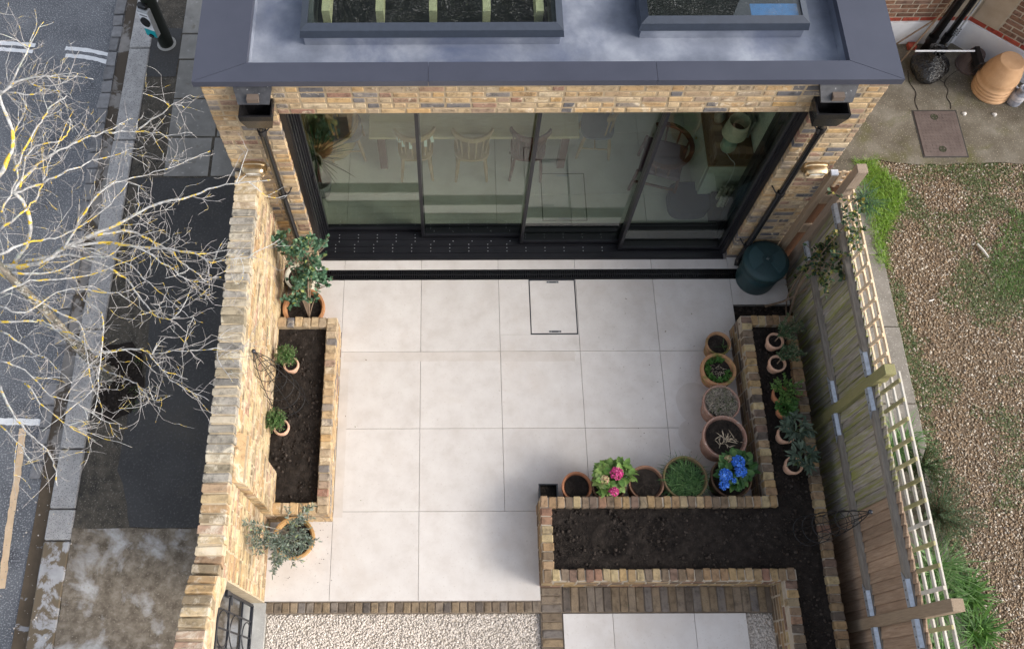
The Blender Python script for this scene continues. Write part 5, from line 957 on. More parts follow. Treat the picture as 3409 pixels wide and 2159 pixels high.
obelisk('black wire plant obelisk in the corner planter leaning over the fence side', (3.84, .60, .36), (4.02, .57, 1.50), .15)
# ------------------------------------------------------------------ climbing rose on the fence
t = thing('climbing_rose', 'climbing rose with bronze and green leaves trained over the new trellis', 'climber', (4.2, 3.05, 0)); b = MB(); A = []
fx = lambda dx, dy, x=4.2: at(dx, dy, x, 0)
root = Vector((4.18, 3.02, 0)); mains = [[(1830, 700), (1880, 640), (1935, 620), (1960, 640)], [(1855, 690), (1930, 590), (1985, 620), (1975, 660)], [(1880, 670), (1960, 560), (2005, 510), (2012, 455)], [(1890, 660), (1990, 600), (2010, 560), (2020, 540)], [(1880, 660), (1925, 580), (1930, 640), (1945, 680)]]
for q in mains:
    path = catmull([root]+[fx(*p, 4.16+random.uniform(-.06, .12)) for p in q], 5); b.tube(path, [.010*(1-.7*i/(len(path)-1)) for i in range(len(path))], 6); A.append(along(path, 38, .045, .032, .9, .45))
    for j in range(9):
        i = random.randint(len(path)//2, len(path)-1); p0 = path[i]; tp = p0+Vector((random.gauss(-.02, .07), random.gauss(0, .12), random.gauss(.02, .10))); b.tube([p0, (p0+tp)/2+Vector((0, 0, .01)), tp], .003, 4); A.append(along([p0, (p0+tp)/2, tp], 13, .046, .033, .9, .2))
b.build('stems', M['stem'], t); foliage(t, A, G['rose'])
b = MB(); b.tube(catmull([at(1800, 720, .02), at(1850, 705, .25), at(1905, 672, .5), at(1935, 640, .75)], 4), [.014-.0005*i for i in range(13)], 7); b.build('old_stem', M['stem'], t)
# ------------------------------------------------------------------ neighbouring garden
M['yard'] = pm('mossy_concrete', [(.3, (.075, .062, .043)), (.5, (.125, .108, .082)), (.7, (.19, .172, .142))], 2.6, 7, rough=.9, bmp=.5, bscale=70, speck=(60, .61, .69, (.30, .26, .20)), stain=(2.0, .52, .70, (.085, .080, .028)))
M['pebble'] = pm('brown_pebble', [(.3, (.21, .15, .09)), (.7, (.32, .25, .175))], 3, rough=.7, bmp=0, rcols=[(0, (.08, .058, .04)), (.25, (.17, .105, .058)), (.5, (.27, .185, .105)), (.7, (.19, .15, .11)), (.82, (.36, .30, .23)), (.95, (.58, .53, .46)), (1, (.10, .10, .11))])
b = MB(); b.box((4.36, -8, -.29), (30, 5.30, -.022)); gg = struct(b.build('neighbour_garden', pm('gravelly_earth', [(.3, (.085, .058, .036)), (.7, (.16, .115, .075))], 9, rough=.95, bmp=.7, bscale=60)))
b = MB(); b.add([(x, y, 0) for x, y in wob([(4.16, 5.22), (5.5, 5.24), (6.3, 5.16), (9, 5.2), (12, 5.2), (12, 9), (4.16, 9)], .02, .15, 5)], [tuple(range(len(wob([(4.16, 5.22), (5.5, 5.24), (6.3, 5.16), (9, 5.2), (12, 5.2), (12, 9), (4.16, 9)], .02, .15, 5))))]); b.box((4.16, 5.3, -.29), (12, 9, -.03)); yard = struct(b.build('concrete_yard', M['yard']))
b = MB(); b.box((4.12, 3.89, -.29), (5.4, 5.25, -.008)); struct(b.build('side_passage', M['yard']))
M['path'] = pm('dull_path_concrete', [(.3, (.15, .135, .115)), (.7, (.24, .22, .195))], 5, bmp=.4, bscale=80, rough=.9, speck=(60, .6, .7, (.33, .31, .28)))
# concrete edging path pieces beyond the fence
b = MB(); b.box((5.0, -8, -.28), (5.47, 5.0, -.03)); ep2 = struct(b.build('edging_path', M['mortar_dark']))
y = 5.0
while y > -3: L = 1.1 if y > 4.9 else .92; b = MB(); b.cbox((5.02, y-L+.012, -.2), (5.455+random.uniform(-.01, .01), y, .004), .006); b.build('edging_slab', M['path'], ep2); y -= L
def gden(p): return mnoise.noise(Vector((p[0]*1.3, p[1]*1.3, 4.)))+.5*mnoise.noise(Vector((p[0]*4, p[1]*4, 2.)))
tag(stones('brown_gravel', (5.45, -1.4, 8.6, 5.24), 64000, .0065, .0145, -.021, M['pebble'], flat=.55), 'brown and white pebble gravel covering the neighbouring garden', 'gravel')
# lawn clumps, weeds
def tufts(n, reg, test, L, Wd, mat, name, lab, droop=.5, lean=.6, cat='grass', kind='stuff', spread=.03):
    x0, y0, x1, y1 = reg; P = np.stack([RNG.uniform(x0, x1, n), RNG.uniform(y0, y1, n), np.full(n, -.015)], -1); P = P[[bool(test(p)) for p in P]]; k = len(P)
    V, F = blades(P, RNG.normal(size=(k, 3))*[lean, lean, .2]+[0, 0, .8], RNG.uniform(L[0], L[1], k), RNG.uniform(Wd[0], Wd[1], k), RNG.uniform(.1, droop, k)); o = np_mesh(name, V, F, mat, None, kind); tag(o, lab, cat); return o
tufts(5200, (5.36, 3.75, 5.92, 5.22), lambda p: p[0] < 5.50+.36*max(0, 1-abs(p[1]-4.75)/.62)+.06*gden(p)+.03*(p[1]-4) and gden(p*2.) > -.8, (.07, .17), (.004, .008), G['lawn'], 'lawn_clump', 'bright green grass clump beyond the fence next to the concrete yard', .7, .5)
tufts(110000, (5.42, -1.2, 8.2, 5.22), lambda p: gden(p)+(.50 if p[0] < 5.62 else 0)+(.35 if (p[0] > 6.6 and 3.3 < p[1] < 4.7) else 0)+(.25 if p[1] > 4.4 else 0) > .10+.50*random.random(), (.016, .045), (.007, .013), G['weed'], 'weeds', 'low moss and weeds growing through the brown gravel', .8, .9, 'weeds')
tufts(9000, (6.5, 3.2, 8.2, 4.9), lambda p: math.hypot((p[0]-7.25)/.62, (p[1]-4.0)/.75) < .8+.5*gden(p), (.03, .09), (.005, .009), leaf_mat('dull_grass_blade', [(0, (.05, .12, .02)), (1, (.13, .21, .05))]), 'grass_patch', 'patch of rough green grass at the right edge of the gravel', .7, .6)
# rosemary-like bush and strap-leaved clumps behind the fence
def bush(lab, c, r, n, mat, L, Wd):
    t = thing('garden_shrub', lab, 'shrub', c); b = MB(); A = []; c = Vector(c)
    for k in range(n):
        d = Vector((random.gauss(0, 1), random.gauss(0, 1), abs(random.gauss(0, .7))+.15)).normalized(); tp = c+Vector((d.x*r[0], d.y*r[1], d.z*r[2]))*random.uniform(.6, 1.08); path = catmull([c, c.lerp(tp, .5)+Vector((0, 0, .03)), tp], 3); b.tube(path, [.005-.0006*i for i in range(7)], 4); A.append(along(path, 60, L, Wd, .9, .2, .25))
    b.build('stems', M['stem'], t); foliage(t, A, mat); return t
bush('spreading grey-green rosemary bush beyond the bleached trellis', (5.42, .85, 0), (.42, .55, .55), 110, G['rosemary'], .032, .006); bush('dark green fine-leaved shrub above the rosemary behind the trellis', (5.34, 1.35, 0), (.30, .30, .40), 55, leaf_mat('dark_fine_leaf', [(0, (.03, .07, .02)), (1, (.08, .14, .05))]), .024, .010)
def straps(lab, c, n, L, mat, w=.014):
    t = thing('strap_leaf_clump', lab, 'plant', c); d = RNG.normal(size=(n, 3))*[.75, .75, .2]+[.25, -.1, .75]; V, F = blades(np.array(c)+np.stack([RNG.normal(0, .05, n), RNG.normal(0, .05, n), np.zeros(n)], -1), d, RNG.uniform(L*.6, L*1.1, n), RNG.uniform(w*.7, w*1.2, n), RNG.uniform(.2, .65, n)); np_mesh('leaves', V, F, mat, t)
    b = MB(); b.lathe([(0, -.02), (.05, -.02), (.03, .03), (0, .04)], c, 8); b.build('crown', M['green_stem'], t); return t
straps('pale strap-leaved clump spilling right of the trellis below the rosemary', (5.25, .30, 0), 210, .50, G['bulb']); straps('dark green strap-leaved clump beside the gravel, upper of two', (5.52, .05, 0), 150, .32, leaf_mat('dark_strap_leaf', [(0, (.03, .10, .012)), (1, (.09, .20, .03))]), .022); straps('dark green strap-leaved clump nearer the last fence post', (5.55, -.30, 0), 140, .30, bpy.data.materials['dark_strap_leaf'], .022)
straps('striped strap leaves glimpsed through the trellis below the middle post', (5.12, 1.60, 0), 160, .42, G['bulb']); straps('green strap leaves seen through the trellis past the last post', (5.1, -.5, 0), 170, .42, G['bulb']); straps('blue-green strap leaf tuft by the first fence post', (5.36, 4.62, 0), 110, .30, leaf_mat('blue_strap_leaf', [(0, (.05, .12, .06)), (1, (.12, .21, .13))]), .012); straps('pale strap-leaved clump at the foot of the trellis', (5.18, -.02, 0), 170, .45, G['bulb'])
# manhole cover
t = thing('manhole_cover', 'brown studded metal manhole cover set in the neighbour concrete yard', 'manhole cover', (6.5, 5.62, 0)); x0, y0, x1, y1 = 6.235, 5.28, 6.765, 5.955
rust = pm('rusty_iron', [(.3, (.085, .062, .055)), (.7, (.125, .095, .085))], 8, rough=.7, bmp=.3, bscale=80)
b = MB(); b.box((x0-.02, y0-.02, -.02), (x1+.02, y1+.02, .003)); b.build('frame', plain('dark_frame', (.035, .030, .026), .8), t)
b = MB(); b.cbox((x0, y0, -.02), (x1, y1, .010), .003)
for i in range(11):
    for j in range(13): b.box((x0+.045+i*.043, y0+.055+j*.046, .010), (x0+.060+i*.043, y0+.070+j*.046, .0125))
pl8 = b.build('plate', rust, t)
for yy, m in ((y0+.10, M['black']), (y1-.09, G['clover'])): b = MB(); b.lathe([(0, .0105), (.046, .0105), (.046, .0135), (.04, .0135), (.036, .011), (0, .011)], ((x0+x1)/2-.02, yy, 0), 20); b.build('lifting_hole', plain('hole_mud', (.03, .032, .015), .9), pl8)
# cracks in the concrete
for k, pts in enumerate(([(6.30, 5.98), (6.29, 6.12), (6.33, 6.25), (6.28, 6.42), (6.30, 6.6)], [(6.72, 5.99), (6.735, 6.08), (6.71, 6.17), (6.75, 6.28), (6.73, 6.38), (6.77, 6.46), (6.87, 6.55), (6.95, 6.60)], [(6.73, 6.40), (6.68, 6.46), (6.66, 6.6)])):
    c = catmull([(x, y, .003) for x, y in pts], 6); b = MB(); l = []; r = []
    for i, p in enumerate(c): w = .005+.006*abs(mnoise.noise(p*20)); l.append((p.x-w, p.y, p.z)); r.append((p.x+w, p.y+.002, p.z))
    b.add(l+r[::-1], [(i, i+1, 2*len(l)-2-i, 2*len(l)-1-i) for i in range(len(l)-1)]); b.build('crack', M['soil'], yard)
# neighbour house: white plinth, red band, brown bricks, angled bay
nh = thing('neighbour_house', 'neighbouring brown brick house with white rendered plinth and red brick band', 'building', (6.6, 7.05, 0))
wp2 = pm('white_render', [(.3, (.62, .63, .68)), (.7, (.74, .75, .78))], 3, rough=.8, bmp=.2, bscale=60, stain=(3, .62, .8, (.42, .41, .38)))
A0 = Vector((5.2, 7.04, 0)); A1 = Vector((6.985, 7.06, 0)); A2 = Vector((8.6, 5.68, 0))
for a, c, nm in ((A0, A1, 'plain'), (A1, A2, 'bay')):
    d = (c-a); L = d.length; rz = math.atan2(d.y, d.x); b = MB(Matrix.Translation(a) @ Matrix.Rotation(rz, 4, 'Z')); ext = .06 if nm == 'plain' else 0
    b.box((0, -.015, -.1), (L, .25, .405)); b.build('plinth', wp2, nh)
    b = MB(Matrix.Translation(a) @ Matrix.Rotation(rz, 4, 'Z')); b.box((0, .006, .405), (L, .25, 2.8)); b.build('wall_core', M['mortar_grey'], nh)
    lay(nh, face_specs(a, rz, L, .405, 1, depth=.09, header_mix=0.), M['red_brick'], 'band_brick')
    st = .36 if nm == 'bay' else 0; lay(nh, face_specs(a+d.normalized()*st, rz, (L-st) if nm == 'bay' else 1.40, .48, 14, depth=.09, header_mix=.4, prio=lambda p: -p.z-(2 if p.x > 7.9 else 0)), M['brown_brick'], 'brick', 150, rest='brick_remainder')
b = MB(Matrix.Translation(A1) @ Matrix.Rotation(math.atan2((A2-A1).y, (A2-A1).x), 4, 'Z')); b.box((-.36, -.004+.01, .48), (.0, .05, 2.8)); b.box((0.02, -.006, .48), (.34, .05, 2.8)); b.build('pilaster', pm('stone_render', [(.3, (.33, .26, .19)), (.7, (.42, .34, .26))], 5, bmp=.4, bscale=60), nh)
b = MB()
for i in range(7):
    for j in range(4): b.box((6.80+i*.024, 7.030, .16+j*.035), (6.812+i*.024, 7.041, .175+j*.035))
b.build('air_brick', M['black'], nh)
b = MB(); q = A1.lerp(A2, .45); b.M = Matrix.Translation(q) @ Matrix.Rotation(math.atan2((A2-A1).y, (A2-A1).x), 4, 'Z'); b.box((-.3, -.03, 1.02), (1.2, .02, 1.12)); b.build('sill', wp2, nh)
for x, y, r, lab in ((6.58, 6.93, .055, 'thick black soil pipe rising against the neighbouring wall'), (6.77, 6.95, .040, 'thinner black waste pipe right of the thick soil pipe')):
    t = thing('waste_pipe', lab, 'pipe', (x, y, 0), 'waste pipes on the neighbouring house'); b = MB(); b.tube([(x, y, 0), (x, y, 3.0)], r, 16); b.build('pipe', M['plastic'], t, smooth=True)
    for zz in (.22, 1.3): b = MB(); b.lathe([(r, -.05), (r+.012, -.05), (r+.012, .05), (r, .05)], (x, y, zz), 16); b.build('collar', M['plastic'], t)
for p0, p1, lab, m in (((6.22, 6.72, .01), (6.55, 6.95, 1.6), 'long bare stick leaning beside the soil pipe', 'stem'), ((6.16, 6.98, .01), (6.62, 6.97, .75), 'short slanting stick against the white plinth', 'stem'), ((6.80, 6.88, .0), (6.86, 6.98, 1.9), 'slim grey rod propped right of the pipes', 'steel')):
    b = MB(); b.tube(catmull([p0, (Vector(p0)+Vector(p1))/2+Vector((.01, 0, .02)), p1], 4), .011, 7); tag(b.build('stick', M[m], origin=p0), lab, 'stick')
b = MB(); b.cbox((6.36, 6.93, 0), (6.47, 7.02, .062), .005); tag(b.build('loose_brick', M['red_brick'], origin=(6.41, 6.98, 0)), 'loose red brick on the ground by the pipes', 'brick')
# broom
t = thing('broom', 'broom with white handle and black head lying against the bin bag', 'broom', (6.85, 6.78, .3)); b = MB(); b.tube([at(2152, 120, .34), at(2292, 120, .40)], .012, 8); b.build('handle', plain('white_handle', (.72, .73, .76), .4), t)
p = at(2298, 133, .30); b = MB(); b.cbox((p.x-.035, p.y-.16, p.z-.06), (p.x+.035, p.y+.12, p.z+.06), .01); b.build('head', M['black'], t)
n = 260; P = np.stack([RNG.uniform(p.x-.03, p.x+.03, n), RNG.uniform(p.y-.15, p.y+.11, n), np.full(n, p.z-.05)], -1); V, F = blades(P, RNG.normal(size=(n, 3))*.15+[0, 0, -1], np.full(n, .12), np.full(n, .005), np.full(n, .0)); np_mesh('bristles', V, F, M['black'], t)
# bin bag
t = thing('bin_bag', 'tied black plastic rubbish bag slumped on the concrete', 'rubbish bag', (6.5, 6.5, 0)); b = MB(); n = 40; m_ = 22; cx, cy = 6.50, 6.52; vs = []
for j in range(m_):
    f = j/(m_-1); zz = .36*f; rr_ = .215*(math.sin(min(1, f*1.25+.12)*math.pi*.93)**.6 if f < .82 else .22+.5*(f-.82)) if f < 1 else .10
    rr_ = max(rr_, .03)
    for i in range(n):
        a = 2*math.pi*i/n; wv = 1+.10*math.sin(3*a+1)+.05*mnoise.noise(Vector((math.cos(a)*4, math.sin(a)*4, f*5)))+.06*abs(mnoise.noise(Vector((math.cos(a)*9, math.sin(a)*9, f*3))))
        vs.append((cx+rr_*wv*math.cos(a)*1.1+.03*f, cy+rr_*wv*math.sin(a)+.12*f, zz))
b.add(vs, [(j*n+i, j*n+(i+1) % n, (j+1)*n+(i+1) % n, (j+1)*n+i) for j in range(m_-1) for i in range(n)]+[tuple(range(n))[::-1]]); bag = b.build('bag', pm('bin_bag_plastic', [(.3, (.004, .004, .005)), (.7, (.009, .009, .010))], 9, rough=.26, bmp=.8, bscale=6, bdist=.08, spec=.5), t, smooth=True)
b = MB()
for k in range(7): a = k*.9; b.tube([(cx+.03, cy+.10, .33), (cx+.03+.05*math.cos(a), cy+.11+.05*math.sin(a), .36), (cx+.03+.08*math.cos(a+.5), cy+.11+.08*math.sin(a+.5), .34)], [.014, .012, .006], 6)
b.build('knot', bpy.data.materials['bin_bag_plastic'], t, smooth=True)
# upturned stack of terracotta pots
t = thing('pot_stack', 'stack of upturned tan plant pots nested on the concrete', 'pots', (7.30, 6.30, 0)); tan = terra('tan_plastic_pot', (.50, .29, .15), (.60, .37, .21))
for k in range(4):
    z = .052*k; b = MB(); R = .245
    pf = [(R*.93, z), (R, z+.004), (R+.004, z+.03), (R-.006, z+.048)]
    if k == 3: pf += [(R*.95, z+.07), (R*.96, z+.13), (R*.94, z+.135), (R*.95, z+.14), (R*.90, z+.20), (R*.76, z+.30), (R*.62, z+.375), (R*.58, z+.385), (0, z+.385)]
    else: pf += [(R*.93, z+.052)]
    b.lathe(pf, (7.30-.006*k, 6.30+.004*k, 0), 40); b.build('pot', tan, t, smooth=False)
t = thing('upturned_pot', 'small dark upturned pot against the white plinth', 'pot', (7.10, 6.68, 0)); b = MB(); b.lathe([(.165, 0), (.17, .03), (.16, .035), (.10, .24), (0, .245)], (7.10, 6.68, 0), 28); b.build('body', terra('dark_clay', (.085, .062, .06), (.13, .10, .095)), t, smooth=False); b = MB(); b.lathe([(0, .2455), (.025, .2455), (.025, .248), (0, .248)], (7.10, 6.68, 0), 12); b.build('drain_hole', M['black'], t)
t = thing('glass_bottle', 'cloudy glass demijohn standing at the right edge of the yard', 'bottle', (7.54, 6.10, 0)); b = MB(); b.lathe([(0, 0), (.085, 0), (.09, .02), (.088, .14), (.06, .19), (.05, .24), (.062, .255), (.062, .28), (.05, .28), (.045, .24), (0, .235)], (7.54, 6.10, 0), 24); b.build('body', plain('cloudy_glass', (.28, .29, .34), .25, var=.3, scale=12), t, smooth=True); b = MB(); b.lathe([(.088, .10), (.092, .102), (.090, .15), (.075, .18)], (7.54, 6.10, 0), 24); b.build('label_band', plain('torn_label', (.42, .40, .42), .7, var=.3), t)
b = MB(); b.tube([at(2365, 178, .05), at(2408, 222, .02)], .013, 8); tag(b.build('plastic_pipe', plain('white_pipe', (.75, .76, .8), .4), origin=at(2365, 178, .05)), 'white plastic pipe lying along the plinth behind the pots', 'pipe')
# litter on the gravel
for (dx, dy, L, w, a, lab, col) in ((2310, 590, .20, .035, -1.1, 'split pale plastic tube lying on the gravel', (.55, .53, .48)), (2196, 802, .19, .012, -.9, 'thin brown twig on the gravel', (.26, .17, .10)), (2190, 706, .07, .015, .3, 'small white shard on the gravel near the trellis', (.75, .73, .70)), (2300, 955, .22, .006, -.55, 'long thin straw lying on the gravel', (.5, .43, .3))):
    c = at(dx, dy, .004); b = MB(); d = Vector((math.cos(a), math.sin(a), 0)); b.tube([c-d*L/2+Vector((0, 0, w*.3)), c+Vector((.004, 0, w*.35)), c+d*L/2+Vector((0, 0, w*.3))], [w*.4, w*.45, w*.3], 7); tag(b.build('litter', plain('litter_'+str(dx), col, .6), origin=c), lab, 'litter')
for k, (dx, dy) in enumerate(((2267, 268), (2338, 270))):
    c = at(dx, dy, .0); b = MB(); b.lathe([(0, -.004), (.03, -.004), (.028, .012), (.012, .022), (0, .022)], c, 9, wob=.2); tag(b.build('pebble', plain('white_stone', (.55, .53, .50), .8), origin=c), ['white stone on the concrete right of the manhole cover', 'white stone on the concrete farther right near the pots'][k], 'stone')
# ------------------------------------------------------------------ lamp column with charge point
M['col'] = pm('dark_green_column', [(.3, (.010, .013, .010)), (.7, (.020, .024, .018))], 12, rough=.35, bmp=.05, spec=.5)
lx, ly = -3.40, 7.09; t = thing('street_lamp', 'dark green street lamp column with charge point box standing on the pavement', 'lamp post', (lx, ly, 0))
b = MB(); b.lathe([(.094, -.05), (.094, 1.3), (.09, 1.32), (.085, 1.34), (.06, 1.42), (.055, 5.5), (0, 5.5)], (lx, ly, 0), 28); b.build('column', M['col'], t, smooth=False)
b = MB(); b.lathe([(.10, -.01), (.125, .0), (.12, .008), (.094, .012)], (lx, ly, 0), 28); b.build('collar', M['concrete'], t)
b = MB(); b.tube([(lx, ly, 5.5), (lx-.2, ly, 5.9), (lx-.9, ly, 6.05)], .035, 10); b.build('arm', M['col'], t, smooth=True); b = MB(); b.cbox((lx-1.5, ly-.12, 6.0), (lx-.85, ly+.12, 6.12), .03); b.build('lantern', plain('grey_lantern', (.3, .3, .31), .4), t)
bx = Matrix.Translation((lx, ly, 0)) @ Matrix.Rotation(rad(-22), 4, 'Z')
white = plain('white_sticker', (.78, .78, .80), .4); teal = plain('teal_sticker', (.0, .36, .40), .4)
b = MB(bx); b.cbox((-.095, -.165, .30), (.065, -.085, .76), .008); cp_ = b.build('charge_point', plain('grey_box', (.42, .43, .44), .4), t)
b = MB(bx); b.box((-.093, -.168, .43), (.063, -.1655, .72)); b.build('white_panel', white, cp_)
b = MB(bx); b.box((-.093, -.168, .304), (.063, -.1655, .429)); b.build('teal_panel', teal, cp_)
def disc(cx, cz, rx, rz, y0, y1, nm, m): b = MB(bx); n = 24; vs = [(cx+rx*math.cos(2*math.pi*i/n), y, cz+rz*math.sin(2*math.pi*i/n)) for y in (y0, y1) for i in range(n)]; b.add(vs, [tuple(range(n)), tuple(range(n, 2*n))[::-1]]+[(i, (i+1) % n, n+(i+1) % n, n+i) for i in range(n)]); b.build(nm, m, cp_)
disc(-.015, .575, .064, .075, -.190, -.167, 'socket_cover', M['plastic']); disc(-.015, .325, .034, .028, -.184, -.167, 'button', M['plastic'])
b = MB(bx); b.cbox((-.080, -.150, .76), (.050, -.080, .83), .015); b.build('cap', M['plastic'], cp_)
b = MB(bx)
for k in range(6): b.box((-.062+k*.018, -.1695, .672), (-.050+k*.018, -.1681, .692))
b.build('lettering', M['black'], cp_)
# ------------------------------------------------------------------ street tree with lichen
def bark():
    m, nt, b = new_mat('lichen_bark'); p = pos_out(nt); c = ramp(nt, noise_out(nt, 26, 6, .7, p), [(.3, (.22, .21, .205)), (.5, (.42, .415, .405)), (.68, (.60, .595, .58))])
    y = ramp(nt, noise_out(nt, 9.5, 4, .65, p, .5), [(.54, 0), (.585, 1)]); c = mixc(nt, y, c, ramp(nt, noise_out(nt, 60, 2, .5, p), [(.35, (.62, .38, .03)), (.65, (.72, .55, .10))]))
    g = ramp(nt, noise_out(nt, 11, 4, .65, p), [(.60, 0), (.66, .7)]); c = mixc(nt, g, c, (.42, .46, .38)); nt.links.new(c, b.inputs['Base Color']); b.inputs['Roughness'].default_value = .9; b.inputs['Specular IOR Level'].default_value = .2
    bump(nt, b, noise_out(nt, 70, 5, .7, p), .8, .008); return m
M['bark'] = bark(); M['twig'] = pm('bare_twig', [(.3, (.22, .20, .19)), (.7, (.40, .38, .37))], 30, rough=.9, bmp=0, stain=(9, .60, .66, (.60, .46, .13)))
F0 = Vector((-3.50, 2.44, 0)); FT = Vector((-3.50, 2.46, 2.32))
tr = thing('street_tree', 'bare street tree with pale branches crusted in yellow lichen beside the road', 'tree', F0)
b = MB(); n = 16; path = catmull([F0+Vector((0, 0, -.05)), F0+Vector((.0, 0, .15)), F0+Vector((-.02, .01, .9)), F0+Vector((.02, .0, 1.6)), FT, FT+Vector((-.05, .05, .9)), FT+Vector((-.2, .1, 2.0)), FT+Vector((-.25, .2, 3.2))], 4)
b.tube(path, [max(.02, .15*math.exp(-i*.6)+.066-.0018*i) for i in range(len(path))], 16); b.build('trunk', pm('pale_bark', [(.3, (.15, .13, .105)), (.7, (.30, .26, .215))], 7, 7, rough=.95, bmp=1., bscale=25, bdist=.02, stretch=(1.5, 1.5, .8), stain=(7, .46, .56, (.10, .10, .085)), speck=(22, .56, .64, (.46, .44, .38))), tr, smooth=True)
limbs = [  # photo points with the height of each; radius at the start and at the tip
 ([(0, 629, 2.3), (93, 619, 2.45), (150, 585, 2.55), (217, 552, 2.65), (300, 515, 2.75), (367, 480, 2.8), (450, 460, 2.85), (533, 433, 2.9), (636, 424, 2.95)], .036, .005),
 ([(150, 585, 2.55), (240, 570, 2.6), (327, 579, 2.6), (400, 587, 2.65), (460, 597, 2.7), (500, 615, 2.7), (567, 607, 2.75), (627, 605, 2.8)], .022, .003),
 ([(217, 552, 2.65), (310, 545, 2.6), (350, 565, 2.6), (400, 589, 2.6), (430, 619, 2.6), (460, 642, 2.6), (490, 665, 2.6)], .020, .005),
 ([(250, 570, 2.6), (320, 582, 2.7), (397, 627, 2.7), (430, 652, 2.7), (467, 662, 2.7), (520, 650, 2.75)], .014, .003),
 ([(60, 610, 2.4), (160, 600, 2.4), (247, 625, 2.4), (294, 652, 2.35), (327, 695, 2.35), (364, 739, 2.35), (390, 752, 2.4), (420, 742, 2.45)], .020, .005),
 ([(200, 590, 2.5), (297, 619, 2.5), (337, 652, 2.5), (387, 695, 2.55), (434, 735, 2.55), (477, 759, 2.6)], .011, .002),
 ([(20, 640, 2.2), (70, 560, 2.6), (60, 480, 2.9), (33, 450, 3.0), (77, 397, 3.0), (143, 353, 3.05), (200, 327, 3.1), (247, 310, 3.1), (293, 290, 3.15)], .030, .006),
 ([(247, 310, 3.1), (320, 307, 3.1), (390, 315, 3.15), (450, 310, 3.2)], .012, .003),
 ([(320, 307, 3.1), (367, 275, 3.2), (410, 247, 3.3), (433, 255, 3.3)], .010, .004),
 ([(30, 455, 3.0), (100, 430, 3.0), (160, 402, 3.05), (217, 380, 3.0), (280, 360, 3.0), (340, 345, 3.05)], .016, .004),
 ([(150, 585, 2.6), (200, 500, 2.8), (250, 440, 2.9), (333, 413, 2.9), (393, 397, 2.95), (495, 357, 3.0)], .016, .003),
 ([(0, 420, 3.2), (30, 330, 3.4), (0, 227, 3.6), (20, 203, 3.6), (60, 127, 3.7), (73, 100, 3.75)], .026, .005),
 ([(0, 225, 3.6), (50, 188, 3.65), (110, 180, 3.7), (160, 178, 3.7), (220, 185, 3.75)], .018, .004),
 ([(66, 190, 3.65), (90, 202, 3.65), (147, 197, 3.7), (187, 173, 3.75)], .009, .003), ([(15, 215, 3.6), (70, 223, 3.6), (110, 210, 3.6), (153, 217, 3.65)], .010, .003),
 ([(35, 400, 3.2), (72, 323, 3.3), (100, 277, 3.35), (123, 247, 3.4), (158, 225, 3.4)], .014, .006),
 ([(50, 440, 3.1), (70, 355, 3.15), (133, 333, 3.2), (160, 313, 3.2), (163, 277, 3.3)], .012, .006),
 ([(100, 760, 1.2), (170, 790, 1.7), (230, 825, 1.9), (294, 819, 2.0), (334, 822, 2.05), (360, 829, 2.05), (427, 824, 2.1), (510, 824, 2.2), (570, 862, 2.3)], .020, .002),
 ([(347, 826, 2.05), (390, 879, 2.1), (440, 915, 2.15), (494, 940, 2.2)], .009, .003),
 ([(0, 640, 2.3), (60, 690, 2.1), (150, 740, 2.0), (190, 770, 2.0), (205, 850, 2.0), (215, 900, 2.0), (227, 925, 2.0)], .018, .005),
 ([(190, 700, 2.1), (240, 740, 2.2), (240, 810, 2.2), (233, 875, 2.2), (227, 940, 2.2), (217, 982, 2.2)], .014, .004),
 ([(0, 775, 2.2), (43, 805, 2.2), (90, 835, 2.2), (110, 845, 2.25), (170, 900, 2.3)], .014, .004), ([(0, 757, 2.3), (73, 754, 2.3), (100, 755, 2.3), (140, 775, 2.3), (187, 792, 2.35)], .016, .005),
 ([(200, 850, 1.4), (257, 875, 1.7), (294, 889, 1.9), (327, 909, 2.0), (360, 939, 2.1), (400, 930, 2.2)], .013, .003),
 ([(0, 905, 2.3), (27, 965, 2.3), (60, 1010, 2.3), (100, 1049, 2.3), (125, 1085, 2.3), (135, 1140, 2.35)], .016, .006), ([(60, 900, 2.3), (110, 960, 2.3), (185, 1010, 2.3), (310, 1052, 2.35)], .012, .002),
 ([(0, 850, 2.4), (60, 870, 2.4), (120, 930, 2.4), (180, 945, 2.4), (205, 985, 2.4)], .012, .004), ([(0, 1000, 2.4), (50, 1050, 2.4), (74, 1090, 2.4)], .010, .004),
 ([(0, 540, 2.8), (50, 500, 2.9), (80, 470, 2.9), (105, 420, 3.0), (120, 360, 3.1)], .016, .005), ([(0, 600, 2.7), (60, 570, 2.7), (130, 560, 2.7), (190, 530, 2.75), (260, 480, 2.9), (300, 430, 3.0)], .018, .004),
 ([(0, 690, 2.5), (70, 660, 2.5), (150, 655, 2.5), (230, 640, 2.5), (330, 600, 2.6), (400, 560, 2.7)], .016, .003), ([(0, 720, 2.5), (60, 735, 2.5), (130, 690, 2.5), (200, 680, 2.5), (280, 690, 2.5), (345, 660, 2.55)], .014, .003),
 ([(0, 500, 3.0), (40, 420, 3.1), (30, 330, 3.2), (60, 260, 3.3), (55, 215, 3.4)], .014, .004), ([(30, 640, 2.5), (120, 640, 2.45), (190, 610, 2.5), (260, 600, 2.55), (300, 560, 2.6), (390, 540, 2.65)], .016, .003)]
tw = MB(); lich = MB(); allp = []
random.seed(21)
